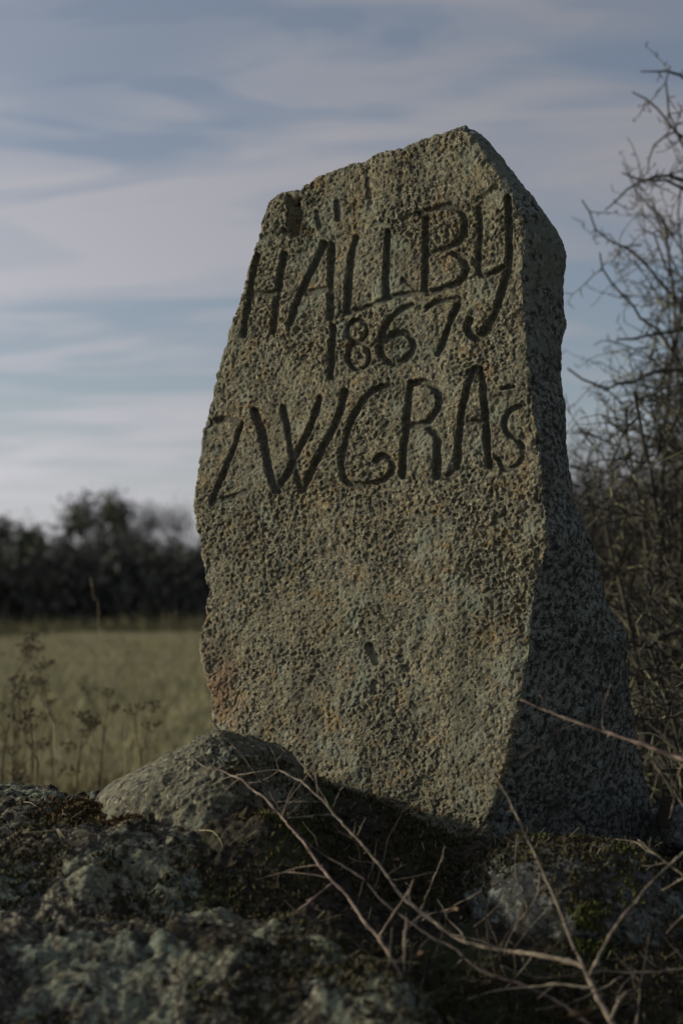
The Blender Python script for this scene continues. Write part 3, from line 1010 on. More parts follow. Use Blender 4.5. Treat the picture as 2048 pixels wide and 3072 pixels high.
mm = .001
twig('bramble_twig', 'long pinkish bare twig arching from the bottom centre to the pale pointed boulder',
     [(571, 2257), (597, 2290), (628, 2307), (655, 2309), (693, 2326), (728, 2341), (754, 2368), (785, 2387), (816, 2418), (860, 2468),
      (884, 2498), (919, 2537), (953, 2590), (999, 2646), (1045, 2693), (1089, 2762), (1135, 2814), (1187, 2899), (1220, 2964), (1290, 3060), (1345, 3150)],
     2.22, 1.56, 1.1 * mm, 3.4 * mm, M['twig_red'],
     [([(588, 2710), (653, 2736), (751, 2768), (842, 2768), (940, 2696), (997, 2650)], 1.80, 1.905, 1.2 * mm, 2.2 * mm),
      ([(1240, 2638), (1220, 2683), (1170, 2757), (1136, 2812)], 1.72, 1.775, .9 * mm, 1.7 * mm)])
twig('bramble_twig', 'dark shaded twig crossing under the pinkish twig from the stone foot',
     [(636, 2161), (670, 2207), (701, 2238), (739, 2284), (770, 2326), (800, 2364), (831, 2414), (858, 2449), (884, 2487), (927, 2533), (980, 2571),
      (1037, 2602), (1096, 2644), (1155, 2710), (1298, 2814), (1364, 2846), (1442, 2912), (1572, 2958), (1680, 3010), (1790, 3090)],
     2.31, 1.52, 1.1 * mm, 3.0 * mm, M['twig_dark'],
     [([(1071, 2716), (1078, 2690), (1092, 2642)], 1.93, 1.955, 1.0 * mm, 1.8 * mm)])
e = twig('thorn_branch', 'forked thorny pale branch rising from the bottom right corner',
         [(645, 2343), (708, 2328), (754, 2318), (816, 2311), (846, 2315), (881, 2334), (904, 2345), (938, 2376), (969, 2403), (999, 2441), (1034, 2479),
          (1072, 2518), (1106, 2558), (1155, 2618), (1200, 2683), (1246, 2723), (1311, 2775), (1383, 2821), (1481, 2847), (1579, 2860), (1700, 2884),
          (1745, 2900), (1768, 2940), (1790, 2990), (1834, 3072), (1870, 3140)],
         2.24, 1.50, .9 * mm, 4.2 * mm, M['twig'],
         [([(810, 2242), (823, 2265), (837, 2311)], 2.20, 2.185, .5 * mm, 1.1 * mm),
          ([(846, 2435), (865, 2403), (904, 2350)], 2.12, 2.15, .6 * mm, 1.1 * mm),
          ([(735, 2487), (770, 2468), (842, 2424), (884, 2403), (938, 2378)], 2.10, 2.13, .6 * mm, 1.5 * mm),
          ([(831, 2406), (965, 2405)], 2.14, 2.12, 1.2 * mm, 1.7 * mm),
          ([(863, 2454), (915, 2450), (999, 2443)], 2.06, 2.09, 1.2 * mm, 1.8 * mm),
          ([(969, 2284), (942, 2299), (907, 2345)], 2.20, 2.15, .6 * mm, 1.1 * mm),
          ([(1045, 2322), (1030, 2349), (999, 2420)], 2.15, 2.11, .6 * mm, 1.2 * mm),
          ([(1095, 2452), (1072, 2506)], 2.06, 2.05, .6 * mm, 1.1 * mm),
          ([(938, 2311), (946, 2341), (953, 2388)], 2.16, 2.13, .6 * mm, 1.0 * mm),
          ([(880, 2262), (940, 2340), (1000, 2440)], 2.2, 2.09, .8 * mm, 1.4 * mm),
          ([(1448, 2272), (1494, 2344), (1533, 2416), (1586, 2527), (1631, 2625), (1677, 2729), (1716, 2834), (1752, 2905)], 1.80, 1.605, .9 * mm, 2.5 * mm),
          ([(1518, 2436), (1540, 2432)], 1.74, 1.735, .8 * mm, 1.2 * mm), ([(1602, 2455), (1574, 2483)], 1.75, 1.725, .6 * mm, 1.0 * mm),
          ([(2130, 2490), (2048, 2559), (1997, 2605), (1938, 2664), (1893, 2723), (1840, 2788), (1768, 2925)], 1.72, 1.595, 1.4 * mm, 2.6 * mm),
          ([(1403, 2997), (1494, 2971), (1592, 2961), (1677, 2954), (1778, 2964)], 1.64, 1.57, 1.0 * mm, 2.2 * mm),
          ([(1919, 2956), (1866, 2990), (1830, 3060)], 1.54, 1.515, 2.0 * mm, 2.9 * mm),
          ([(1605, 3030), (1710, 3010), (1808, 2964), (1866, 2928)], 1.62, 1.62, .9 * mm, 1.5 * mm)], 'branch')
twig('bramble_twig', 'thin nearly level twig passing behind the fork at the bottom right',
     [(1501, 2899), (1612, 2932), (1710, 2925), (1781, 2912), (1873, 2918), (1971, 2915), (2048, 2905), (2150, 2880)], 1.66, 1.7, 1.0 * mm, 1.8 * mm, M['twig'])
twig('bramble_twig', 'short upright thorny twig right of centre among the moss',
     [(1334, 2540), (1318, 2592), (1285, 2670), (1253, 2755), (1245, 2790)], 1.92, 1.95, .8 * mm, 1.6 * mm, M['twig'],
     [([(1330, 2572), (1320, 2588)], 1.92, 1.925, .6 * mm, 1.0 * mm)])
twig('bramble_twig', 'slender kinked twig standing left of the low right boulder',
     [(1618, 2631), (1602, 2703), (1553, 2768), (1517, 2840), (1504, 2905), (1500, 2935)], 1.86, 1.84, .7 * mm, 1.6 * mm, M['twig'],
     [([(1541, 2838), (1522, 2815)], 1.84, 1.85, .5 * mm, .9 * mm)])
twig('bramble_twig', 'blurred grey twig stub standing upright at the bottom centre',
     [(1220, 2755), (1213, 2834), (1213, 2932), (1200, 3072), (1195, 3140)], 1.58, 1.53, 2.0 * mm, 2.6 * mm, M['twig'],
     [([(1285, 2735), (1250, 2755), (1218, 2790)], 1.6, 1.575, .7 * mm, 1.2 * mm)])
twig('bramble_twig', 'dark bent twig between the stub and the pale fork',
     [(1285, 2817), (1256, 2853), (1266, 2905), (1318, 2977), (1350, 3010)], 1.7, 1.72, 1.2 * mm, 1.7 * mm, M['twig_dark'])
twig('bramble_twig', 'thin upright twig near the right edge below the boulder',
     [(1948, 2801), (1932, 2892), (1919, 2964), (1909, 3072), (1905, 3120)], 1.60, 1.56, .8 * mm, 1.7 * mm, M['twig'])
twig('bramble_twig', 'reddish brown blurred twig crossing the shaded side of the stone',
     [(1560, 2099), (1677, 2148), (1808, 2194), (1938, 2239), (2048, 2279), (2200, 2330)], 1.86, 1.66, 1.3 * mm, 3.6 * mm, M['twig_red'])
twig('bramble_twig', 'straight pale twig at the right edge level with the stone foot',
     [(1948, 2279), (2003, 2350), (2048, 2416), (2110, 2500)], 1.98, 1.92, .8 * mm, 2.0 * mm, M['twig'])
twig('bramble_twig', 'dark thorned twig at the right edge above the low right boulder',
     [(1912, 2520), (1977, 2572), (2048, 2625), (2120, 2680)], 1.9, 1.84, .9 * mm, 2.0 * mm, M['twig'])
twig('bramble_twig', 'short pale thorn poking in at the right edge',
     [(1984, 2670), (2048, 2636), (2110, 2610)], 1.8, 1.78, .7 * mm, 1.9 * mm, M['twig'])
twig('bramble_twig', 'dark thin twig slanting down the right boulder to the edge',
     [(1925, 2729), (2003, 2827), (2048, 2873), (2120, 2950)], 1.9, 1.8, .7 * mm, 1.5 * mm, M['twig_dark'])
twig('bramble_twig', 'short reddish thorn at the right edge below the pale one',
     [(1997, 2801), (2020, 2775), (2048, 2748), (2100, 2700)], 1.72, 1.72, .7 * mm, 1.5 * mm, M['twig_red'])

# ------------------------------------------------------------------ straws and dead leaves on the moss
def straw(label, pts, Y, r=.7 * mm):
    W = at(np.array(pts)[:, 0], np.array(pts)[:, 1], np.linspace(Y[0], Y[1], len(pts)))
    C = catmull(W, 7)
    tb = Tubes(); tb.add(C, np.linspace(r, r * .5, len(C)), 5)
    o = tb.build('straw', M['straw'], None, C[0]); o.location = C[0]
    return tag(o, label, 'straw')


straw('curled pale straw in front of the pale pointed boulder', [(598, 2491), (637, 2494), (660, 2520), (672, 2556)], (2.26, 2.2))
straw('short pale straw lying at the left edge of the lichened rock', [(72, 2406), (92, 2408), (112, 2420)], (2.42, 2.40))
straw('thin straight straw lying on the lichened rock at left', [(68, 2498), (120, 2495), (178, 2489)], (2.22, 2.22), .5 * mm)
straw('upright pale straw stub at the end of the thin straight straw', [(176, 2486), (183, 2500), (194, 2514)], (2.20, 2.19), .9 * mm)
straw('pale straw stub leaning left of its twin on the crusted rock', [(172, 2488), (178, 2502), (184, 2516)], (2.21, 2.2), .8 * mm)
straw('faint grey straw lying across the moss below the boulder', [(470, 2562), (510, 2545), (560, 2527)], (2.14, 2.16), .4 * mm)
straw('fine straw among the moss left of the short thorny twig', [(1180, 2640), (1240, 2630), (1300, 2615)], (2.1, 2.12), .5 * mm)
straw('long fine straw lying in the moss under the forked branch', [(1080, 2868), (1160, 2882), (1260, 2890)], (1.78, 1.78), .6 * mm)
straw('fine straw leaning on the left of the low right boulder', [(1420, 2780), (1470, 2740), (1512, 2692)], (2.0, 2.05), .4 * mm)


def dead_leaf(label, px, py, Y, size, seed):
    r_ = np.random.default_rng(seed)
    n, m = 9, 5
    u = np.linspace(-1, 1, n)[:, None]; v = np.linspace(-1, 1, m)[None, :]
    w = np.sqrt(np.clip(1 - u ** 2, 0, 1)) * .45 + .02
    X = u + 0 * v; Yy = v * w; Z = .35 * (v ** 2) * w + .25 * u ** 2 + r_.normal(0, .03, (n, m))
    V = np.stack([X, Yy, Z], -1).reshape(-1, 3) * size
    f = grid_faces(n, m)
    V = np.vstack([V, V + [0, 0, .0006]])
    o = mesh_np('dead_leaf', V, np.vstack([f, f[:, ::-1] + n * m]), M['leaf'])
    o.location = at(px, py, Y); o.rotation_euler = (r_.uniform(-.4, .4), r_.uniform(-.4, .4), r_.uniform(0, 6))
    return tag(o, label, 'leaf')


dead_leaf('small reddish dead leaf on the dark crusted rock at left', 248, 2598, 2.02, .012, 1)
dead_leaf('curled brown dead leaf in the moss under the short thorny twig', 1355, 2740, 2.0, .018, 2)
dead_leaf('brown dead leaf beside the bent dark twig near the bottom', 1268, 2868, 1.8, .016, 3)
dead_leaf('pale brown dead leaf in the shade at the bottom right', 1740, 3050, 1.62, .017, 4)
dead_leaf('dull brown dead leaf in the moss beyond the pinkish twig', 1185, 2585, 2.25, .014, 5)


# dead grass blades lying through the moss
V, T, k = [], [], 0
for _ in range(1500):
    x, y = rng.uniform(-.5, .85), rng.uniform(1.65, 2.75)
    if x < -.1 and rng.random() < .7: continue
    z, nb, who = surf(x, y)
    if z < -.4 or who is b_left: continue
    a = rng.uniform(0, 6.283); L = rng.uniform(.015, .06); w = rng.uniform(.0004, .0009); lift = rng.uniform(.0, .35)
    d = np.array([math.cos(a), math.sin(a), lift]); sd_ = np.array([-math.sin(a), math.cos(a), 0]) * w
    p = np.array([x, y, z + .004]); m_ = p + d * L * .55 + [0, 0, .006]; e_ = p + d * L + [0, 0, -.25 * lift * L]
    V += [p - sd_, p + sd_, m_ - sd_, m_ + sd_, e_]
    T += [(k, k + 1, k + 3), (k, k + 3, k + 2), (k + 2, k + 3, k + 4)]; k += 5
tag(mesh_np('dead_grass', np.array(V), np.array(T), M['straw_dull'], shade=False), 'dead grass bits strewn through the moss before the stone', 'grass', kind='stuff')
# dark crumbs of earth and lichen on the rock
V, T, k = [], [], 0
for _ in range(1700):
    x, y = rng.uniform(-.75, .6), rng.uniform(1.68, 2.72)
    z, nb, who = surf(x, y)
    if z < -.4 or who is b_left: continue
    r0_ = rng.gamma(2, .0013); c_ = np.array([x, y, z + r0_ * .4])
    for q in ((1, 0, 0), (-1, 0, 0), (0, 1, 0), (0, -1, 0), (0, 0, 1), (0, 0, -1)):
        V.append(c_ + np.array(q) * r0_ * rng.uniform(.5, 1.3, 3) + rng.normal(0, .25, 3) * r0_)
    for t in ((0, 2, 4), (2, 1, 4), (1, 3, 4), (3, 0, 4), (2, 0, 5), (1, 2, 5), (3, 1, 5), (0, 3, 5)):
        T.append(tuple(k + q for q in t))
    k += 6
tag(mesh_np('earth_crumbs', np.array(V), np.array(T), M['soil'], shade=False), 'dark crumbs of earth and lichen scattered on the rock and moss', 'earth', kind='stuff')


# ================================================================== bare shrubs at the right
def shrub(label, base, stems, seed, mat, mat2, spread=.5, hgt=2.6, lean=(-.15, 0), dens=1.0, guides=()):
    r_ = np.random.default_rng(seed)
    e = empty('thorn_shrub', base, label, 'shrub', 'bare thorn shrubs right of the stone')
    p0s, p1s, ra, rb = [], [], [], []
    b0 = np.array(base)

    def walk(p, d, L, step, wander, up):
        pts = [p]
        for _ in range(max(2, int(L / step))):
            d = d + r_.normal(0, wander, 3) + np.array([0, 0, up])
            d /= np.linalg.norm(d)
            p = p + d * step
            pts.append(p)
        return np.array(pts)

    def child_dir(t, ang):
        q = r_.normal(0, 1, 3); q -= t * (q @ t); q /= np.linalg.norm(q) + 1e-9
        return t * math.cos(ang) + q * math.sin(ang)

    def strays(Q, lim=.165):                       # keep the open sky left of the shrubs free of twigs
        Q = Q + b0
        return bool(np.any((Q[:, 0] / Q[:, 1] < lim) & (Q[:, 2] > .7)))

    for s_ in range(stems):
        tb = Tubes()
        st = np.array([r_.normal(0, .10), r_.normal(0, .10), 0])
        d = np.array([lean[0] + r_.normal(0, spread), lean[1] + r_.normal(0, spread), 1.0]); d /= np.linalg.norm(d)
        L = hgt * r_.uniform(.65, 1.02)
        for _ in range(30):
            S = walk(st, d, L, .09, .09, .0)
            if not strays(S, .18 if hgt < 3 else .2): break
        rad = np.linspace(.013, .004, len(S)) * r_.uniform(.8, 1.3)
        tb.add(S, rad, 6)
        tb.build('stem', mat, e)
        for i in range(3, len(S)):
            for _ in range(int(r_.poisson(1.75 * dens))):
                t = S[i] - S[i - 1]; t /= np.linalg.norm(t)
                bl = r_.uniform(.25, .8) * (1 - .45 * i / len(S))
                B = walk(S[i], child_dir(t, r_.uniform(.6, 1.4)), bl, .055, .17, -.012)
                if strays(B): continue
                rr = np.linspace(.0044, .0018, len(B))
                p0s.append(B[:-1]); p1s.append(B[1:]); ra.append(rr[:-1]); rb.append(rr[1:])
                for k in range(1, len(B)):
                    for _ in range(int(r_.poisson(.85 * dens))):
                        t2 = B[k] - B[k - 1]; t2 /= np.linalg.norm(t2)
                        C = walk(B[k], child_dir(t2, r_.uniform(.7, 1.4)), r_.uniform(.07, .26), .04, .2, 0)
                        rr = np.linspace(.0025, .0012, len(C))
                        p0s.append(C[:-1]); p1s.append(C[1:]); ra.append(rr[:-1]); rb.append(rr[1:])
                        for j in range(1, len(C)):
                            if r_.random() < .75:
                                t3 = C[j] - C[j - 1]; t3 /= np.linalg.norm(t3)
                                q = C[j] + child_dir(t3, r_.uniform(.8, 1.5)) * r_.uniform(.012, .04)
                                p0s.append(C[j][None]); p1s.append(q[None]); ra.append([.0022]); rb.append([.0014])
    for gp, ra_, rb_ in guides:              # arching limbs reaching out over the others
        C0 = catmull(np.asarray(gp) - b0, 6)
        C0 = resample(C0, max(6, int(np.linalg.norm(np.diff(C0, axis=0), axis=1).sum() / .05)))
        C0[1:-1] += r_.normal(0, .006, (len(C0) - 2, 3))
        tb = Tubes(); tb.add(C0, np.linspace(ra_, rb_, len(C0)), 6); tb.build('branch', mat, e)
        for k in range(1, len(C0)):
            t2 = C0[k] - C0[k - 1]; t2 /= np.linalg.norm(t2)
            for _ in range(int(r_.poisson(1.1))):
                C = walk(C0[k], child_dir(t2, r_.uniform(.7, 1.4)), r_.uniform(.05, .22), .035, .22, 0)
                rr = np.linspace(.0027, .0013, len(C))
                p0s.append(C[:-1]); p1s.append(C[1:]); ra.append(rr[:-1]); rb.append(rr[1:])
                for j in range(1, len(C)):
                    if r_.random() < .8:
                        t3 = C[j] - C[j - 1]; t3 /= np.linalg.norm(t3)
                        q = C[j] + child_dir(t3, r_.uniform(.8, 1.5)) * r_.uniform(.010, .035)
                        p0s.append(C[j][None]); p1s.append(q[None]); ra.append([.0026]); rb.append([.0016])
            q = C0[k] + child_dir(t2, r_.uniform(.9, 1.5)) * r_.uniform(.012, .03)
            p0s.append(C0[k][None]); p1s.append(q[None]); ra.append([.003]); rb.append([.0018])
    A0, A1 = np.vstack(p0s), np.vstack(p1s); r0, r1 = np.concatenate(ra), np.concatenate(rb)
    pick = r_.random(len(A0)) < .14
    for nm, mk, sel in (('twigs', mat, ~pick), ('twigs', mat2, pick)):
        V, T = prisms(A0[sel], A1[sel], r0[sel], r1[sel])
        tw = mesh_np(nm, V, T, mk, e, shade=False)
        tw['kind'] = 'stuff'
    return e


shrub('tallest bare thorn shrub reaching into the sky at the right edge', (1.42, 4.9, -.75), 9, 111, M['shrub'], M['shrub_lit'], .14, 3.3, (-.04, 0), 1.0,
      [(at(np.array(q)[:, 0], np.array(q)[:, 1], 4.9 + d_ * np.linspace(-1, 1, len(q))), ra_, .007) for q, d_, ra_ in (
          ([(2007, 197), (2002, 304), (2022, 391), (2075, 560), (2120, 800), (2160, 1150), (2185, 1700)], .05, .0028),
          ([(1895, 276), (1925, 289), (1992, 355), (2022, 391), (2062, 470), (2100, 650)], .03, .0025),
          ([(1920, 214), (1975, 218), (2040, 222), (2100, 300)], .03, .0022),
          ([(1941, 520), (1948, 470), (1982, 411), (2022, 395), (2075, 430), (2115, 560)], .04, .0025),
          ([(1864, 518), (1936, 539), (2048, 559), (2120, 640)], .06, .0026),
          ([(1813, 631), (1854, 595), (1925, 544), (1990, 520), (2090, 560)], .05, .0026),
          ([(1744, 600), (1803, 697), (1864, 727), (1915, 778), (1987, 850), (2080, 960), (2150, 1150)], .08, .0026),
          ([(1798, 758), (1813, 819), (1864, 875), (1915, 942), (2000, 1040), (2110, 1250)], .07, .0028),
          ([(1849, 1018), (1931, 1008), (2048, 988), (2130, 1010)], .05, .0035),
          ([(1701, 1105), (1783, 1166), (1859, 1141), (1956, 1131), (2048, 1115), (2150, 1160)], .08, .0034),
          ([(1960, 700), (1985, 760), (2010, 850), (2060, 1000), (2120, 1300)], .05, .003),
          ([(1730, 1290), (1800, 1320), (1890, 1290), (2000, 1330), (2110, 1400)], .06, .0034))])
shrub('bare thorn shrub just behind the right side of the stone', (1.10, 4.5, -.75), 7, 102, M['shrub'], M['shrub_lit'], .2, 2.15, (.0, 0), 1.2)
shrub('lower tangled thorn shrub at the right edge, nearest to the stone', (1.20, 3.9, -.65), 5, 103, M['shrub'], M['shrub_lit'], .35, 1.25, (-.05, 0), 1.2)
shrub('bare thorn shrub in the back of the thicket, half hidden by the stone', (1.5, 5.9, -.8), 8, 104, M['shrub'], M['shrub_lit'], .17, 2.6, (.0, 0), 1.1)
shrub('bare thorn shrub at the far right, behind the tallest one', (1.95, 6.0, -.8), 8, 105, M['shrub'], M['shrub_lit'], .18, 3.2, (-.12, 0), 1.2)

# the tangled undergrowth behind them
r_ = np.random.default_rng(55)
n = 42000
Y = r_.uniform(5.6, 9.5, n); X = .10 * Y + r_.gamma(1.6, .55, n) + .1
top = .95 + .5 * perlin(np.stack([X, Y, 0 * X], -1), .9, 5) + .12 * (X - .8)
Z = -.85 + (top + .85) * r_.beta(1.1, 1.5, n)
D = r_.normal(0, 1, (n, 3)) * [1, 1, 1.1]; D /= np.linalg.norm(D, axis=1, keepdims=True)
Ls = r_.uniform(.06, .32, n)[:, None]
P0 = np.stack([X, Y, Z], -1)
V, T = prisms(P0, P0 + D * Ls, .0030 * r_.uniform(.5, 1.5, n), .0013)
o = mesh_np('thicket', V, T, M['shrub'], shade=False)
tag(o, 'dense brown tangle of bare undergrowth behind the thorn shrubs', 'thicket', kind='stuff')


# ================================================================== meadow plants
def blades(X, Y, Z, h, w, bend, r_):
    n = len(X)
    a = r_.uniform(0, 6.283, n)
    side = np.stack([np.cos(a), np.sin(a), 0 * a], -1) * w[:, None]
    b = r_.uniform(0, 6.283, n)
    bd = np.stack([np.cos(b), np.sin(b), 0 * b], -1) * (bend * h)[:, None]
    P = np.stack([X, Y, Z], -1)
    up = np.array([0, 0, 1.0])
    v0, v1 = P - side, P + side
    m = P + up * (h * .6)[:, None] + bd * .35
    v2, v3 = m - side * .7, m + side * .7
    v4 = P + up * h[:, None] + bd
    V = np.stack([v0, v1, v2, v3, v4], 1).reshape(-1, 3)
    k = (np.arange(n) * 5)[:, None]
    T = np.concatenate([k + [0, 1, 3], k + [0, 3, 2], k + [2, 3, 4]], 0)
    return V, T


r_ = np.random.default_rng(9)
n = 34000
Y = r_.uniform(3.7, 9.5, n); X = r_.uniform(-.75, .55, n) * Y - .25
h = r_.gamma(4, .055, n) * np.where(Y < 6, 1.1, .6)
V, T = blades(X, Y, np.full(n, FIELD_Z - .02), h, r_.uniform(.002, .005, n), r_.uniform(.1, .9, n), r_)
tag(mesh_np('tall_grass', V, T, M['grass_dry'], shade=False), 'tall dry brown grass at the near edge of the field', 'grass', kind='stuff')
n = 60000
Y = 9 + 55 * r_.random(n) ** 1.6; X = r_.uniform(-.62, .5, n) * Y
h = r_.gamma(5, .024, n)
V, T = blades(X, Y, np.full(n, FIELD_Z - .02), h, r_.uniform(.004, .010, n) * (Y / 14) ** .5, r_.uniform(.2, 1.0, n), r_)
tag(mesh_np('meadow_grass', V, T, M['grass_green'], shade=False), 'short olive meadow grass over the open field', 'grass', kind='stuff')


n = 30000
Y = r_.uniform(62, 104, n); X = r_.uniform(-.42, .42, n) * Y
h = r_.gamma(3, .16, n) * np.clip(.35 + perlin(np.stack([X, Y, 0 * X], -1), .07, 4) * 1.2 + smooth(85, 104, Y), .12, 2)
V, T = blades(X, Y, np.full(n, FIELD_Z - .02), h, r_.uniform(.02, .06, n), r_.uniform(.2, .9, n), r_)
tag(mesh_np('rough_grass', V, T, M['grass_far'], shade=False), 'rough dull grass and rushes at the far end of the field', 'grass', kind='stuff')
n = 9000
Y = r_.uniform(3.8, 6.5, n); X = r_.uniform(-.42, .05, n) * Y
h = r_.gamma(5, .06, n)
V, T = blades(X, Y, np.full(n, FIELD_Z - .02), h, r_.uniform(.002, .005, n), r_.uniform(.1, .9, n), r_)
tag(mesh_np('dead_grass', V, T, M['weed'], shade=False), 'dark dead grass under the weeds at the near field edge', 'grass', kind='stuff')


def weed(label, px, top_py, Y, seed, heads=True):
    r_ = np.random.default_rng(seed)
    top = at(px, top_py, Y)
    H = top[2] - FIELD_Z
    base = (top[0] + r_.normal(0, .04), Y, FIELD_Z)
    e = empty('dry_weed', base, label, 'weed', 'dry weed stalks at the field edge')
    tb = Tubes()
    n = 9
    S = np.stack([np.linspace(0, top[0] - base[0], n) + r_.normal(0, .006, n), r_.normal(0, .006, n), np.linspace(-.02, H * .93, n)], -1)
    tb.add(S, np.linspace(.006, .003, n), 5)
    tb.build('stem', M['weed'], e)
    for i in range(3, n):
        if i < n - 1 and r_.random() < .35: continue
        for _ in range(1 if i < n - 1 else 3):
            hb = Tubes()
            a = r_.uniform(0, 6.28); L = r_.uniform(.06, .16)
            end = S[i] + np.array([math.cos(a) * L * .6, math.sin(a) * L * .6, L])
            hb.add([S[i], (S[i] + end) / 2 + [0, 0, -.01], end], [.002, .0016, .0012], 4)
            if heads:
                for _ in range(9):
                    b = r_.uniform(0, 6.28); q = r_.uniform(.01, .04)
                    t = end + np.array([math.cos(b) * q, math.sin(b) * q, r_.uniform(.012, .035)])
                    hb.add([end, t], [.0009, .0009], 3)
                    hb.add([t, t + [0, 0, .004], t + [0, 0, .009]], [.003, .007, .002], 4)
            hb.build('seed_head', M['weed'], e)
    return e


weed('tall dry weed with a dark seed head at the left edge', 42, 1972, 5.4, 1)
weed('dry weed just right of the tall one at the left edge', 95, 2055, 5.7, 2)
weed('dry weed with bent seed head in the left field corner', 150, 2120, 6.0, 3)
weed('low dry weed in front of the left weeds', 20, 2150, 4.9, 4)
weed('small dry weed midway between the left edge and the stone', 308, 2145, 5.6, 5)
weed('low dark weed left of the pale pointed boulder', 420, 2215, 5.2, 6)
weed('low weed between the two middle weeds', 235, 2200, 5.0, 8)
weed('slender dry weed behind the leftmost weeds', 62, 2010, 6.3, 9)
weed('dark bushy weed low at the left edge', 110, 2235, 4.6, 12)


def stalk(label, pts, Y, r=.0009):
    W = at(np.array(pts, float)[:, 0], np.array(pts, float)[:, 1], Y)
    base = W[-1].copy(); base[2] = FIELD_Z - .02; base[0] += .03
    C = catmull(np.vstack([W, base[None]]), 8)
    e = empty('grass_stalk', tuple(base), label, 'grass stalk', 'tall pale grass stalks in the field')
    tb = Tubes(); tb.add(C, np.linspace(r * .7, r, len(C)), 4)
    tb.build('stem', M['straw'], e, base)
    hb = Tubes()
    k = max(3, len(C) // 5)
    hb.add(C[:k] + [0, 0, .004], np.r_[.001, np.full(k - 2, r * 1.5), .001], 5)
    hb.build('seed_head', M['straw'], e, base)
    return e


stalk('tall thin pale grass stalk rising against the dark wood', [(272, 1735), (283, 1800), (298, 1890)], 5.6)
stalk('faint grass stalk against the wood beside the stone', [(529, 1832), (518, 1870), (508, 1905)], 6.2, .0007)
stalk('bright straw stalk at the lower left of the field', [(140, 2128), (152, 2165), (163, 2210)], 4.6, .0018)
stalk('bent straw stalk leaning right in the middle of the field edge', [(455, 2115), (435, 2150), (418, 2190)], 5.2, .0015)
stalk('straw stalk bending down above the pale boulder', [(450, 2250), (410, 2232), (375, 2230)], 4.4, .0015)
stalk('short bright straw near the left weeds', [(85, 2175), (98, 2195), (105, 2210)], 4.6, .0016)


# ================================================================== the wood at the far side of the field
def tree(label, x, y, H, W, kind, seed, leafn=1500):
    r_ = np.random.default_rng(seed)
    e = empty('tree', (x, y, FIELD_Z), label, 'tree', 'trees along the far edge of the field')
    tb = Tubes()
    nst = 8
    S = np.stack([np.cumsum(r_.normal(0, .10, nst)), np.cumsum(r_.normal(0, .10, nst)), np.linspace(-.1, H * .86, nst)], -1)
    tb.add(S, np.linspace(.022 * H, .006 * H, nst), 7)
    ends = []
    for i in range(26):
        t = r_.uniform(.25, 1.0); k = t * (nst - 1); j = min(int(k), nst - 2)
        p = S[j] + (S[j + 1] - S[j]) * (k - j)
        a = r_.uniform(0, 6.28)
        prof = (1 - t) ** .8 + .12 if kind == 'conifer' else math.sin(math.pi * min(1, .18 + .78 * t)) ** .7
        L = W * .5 * prof * r_.uniform(.6, 1.05)
        up = -.1 if kind == 'conifer' else r_.uniform(.25, .8)
        q = p + np.array([math.cos(a) * L, math.sin(a) * L, L * up])
        tb.add([p, (p + q) / 2 + [0, 0, -.05 * L], q], [.006 * H, .0035 * H, .0012 * H], 4)
        ends += [q, (p + q) / 2, p * .3 + q * .7]
    tb.build('trunk', M['bark'], e)
    ends = np.array(ends + [S[-1]])
    c = ends[r_.integers(0, len(ends), leafn)] + r_.normal(0, 1, (leafn, 3)) * [.095 * W, .095 * W, .065 * H]
    if kind == 'bare':
        D = r_.normal(0, 1, (leafn, 3)) + [0, 0, .9]; D /= np.linalg.norm(D, axis=1, keepdims=True)
        V, T = prisms(c, c + D * r_.uniform(.4, 1.1, leafn)[:, None], .014, .006)
        mt = M['twigs_far']
    else:
        s = r_.uniform(.08, .26, leafn)[:, None]
        a = r_.normal(0, 1, (leafn, 3)) * s; b = r_.normal(0, 1, (leafn, 3)) * s
        V = np.stack([c, c + a, c + b], 1).reshape(-1, 3)
        T = np.arange(leafn * 3).reshape(-1, 3)
        mt = M['foliage'] if kind == 'conifer' else M['olive']
    mesh_np('crown', V, T, mt, e, shade=False)
    return e


def tx(px, Y): return (px - 1024) / F * Y


def th(py, Y): return (1833 - py) / F * Y + CAM_Z - FIELD_Z


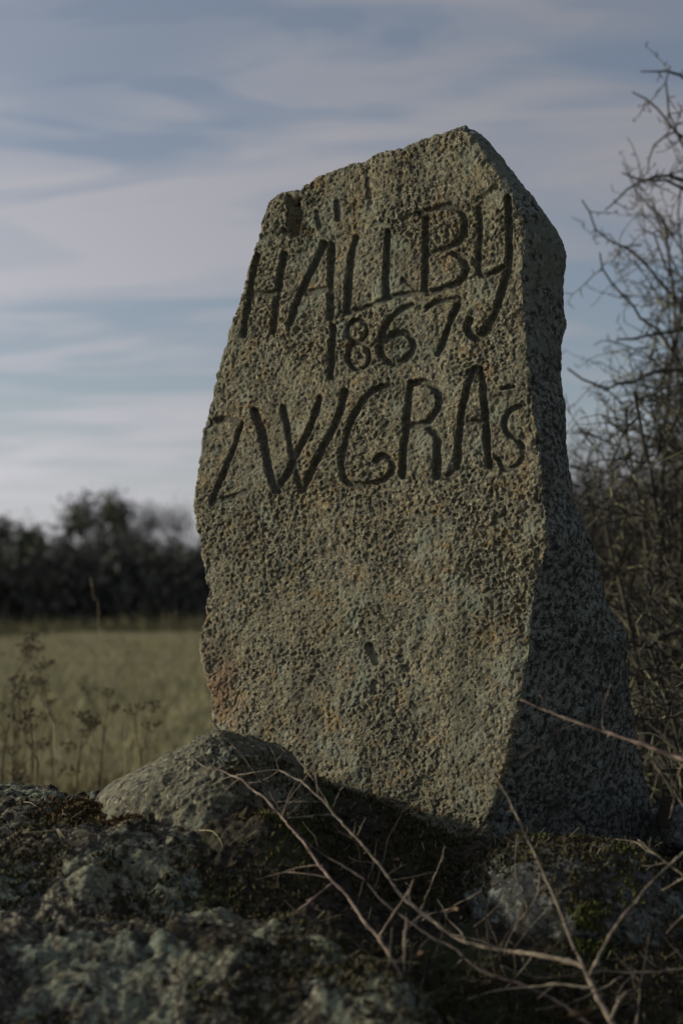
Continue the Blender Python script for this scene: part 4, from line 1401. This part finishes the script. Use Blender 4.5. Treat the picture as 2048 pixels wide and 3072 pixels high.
tree('dark evergreen at the left edge of the wood', tx(70, 110), 110, th(1540, 110), 4.0, 'conifer', 1, 3000)
tree('broad dark evergreen cut by the left edge of the picture', tx(5, 113), 113, th(1540, 113), 5.0, 'conifer', 2, 3000)
tree('small dark evergreen left of the gap in the wood', tx(118, 109), 109, th(1550, 109), 2.8, 'conifer', 3, 2200)
tree('rounded tree, left one of the tall pair in the wood', tx(250, 112), 112, th(1480, 112), 5.0, 'leafy', 4, 3000)
tree('tallest rounded tree in the wood, right one of the pair', tx(345, 114), 114, th(1455, 114), 5.2, 'leafy', 5, 3400)
tree('bare wispy tree just left of the stone', tx(520, 115), 115, th(1505, 115), 5.2, 'bare', 6, 1900)
tree('bare wispy tree right of the tall pair', tx(455, 112), 112, th(1515, 112), 4.6, 'bare', 7, 1900)
tree('lower dark bare tree under the wispy ones', tx(430, 108), 108, th(1580, 108), 4.0, 'bare', 8, 2200)
tree('bare tree filling the wood beneath the gap', tx(175, 108), 108, th(1610, 108), 4.2, 'bare', 9, 2400)
for i, px in enumerate((640, 760, 1800, 1930)):
    tree('bare tree of the wood seen %s' % ('beside the stone edge' if i == 0 else ['', 'behind the stone', 'through the thorn shrubs', 'at the far right through the shrubs'][i]),
         tx(px, 113), 113, th(1560, 113), 4.4, 'bare', 20 + i, 1600)

r_ = np.random.default_rng(77)
n = 150000
X = r_.uniform(-75, 75, n); Y = r_.uniform(104, 124, n)
top = 6.3 + 1.4 * perlin(np.stack([X, Y * .3, 0 * X], -1), .16, 5) + .9 * perlin(np.stack([X, Y * .3, 0 * X], -1), .5, 6)
Z = FIELD_Z + top * r_.beta(1.0, 1.15, n)
s = r_.uniform(.16, .42, n)[:, None]
c = np.stack([X, Y, Z], -1)
V = np.stack([c, c + r_.normal(0, 1, (n, 3)) * s, c + r_.normal(0, 1, (n, 3)) * s], 1).reshape(-1, 3)
o = mesh_np('woodland', V, np.arange(n * 3).reshape(-1, 3), M['twigs_far'], shade=False)
tag(o, 'dark mass of bare trees and scrub beyond the field', 'woodland', kind='stuff')
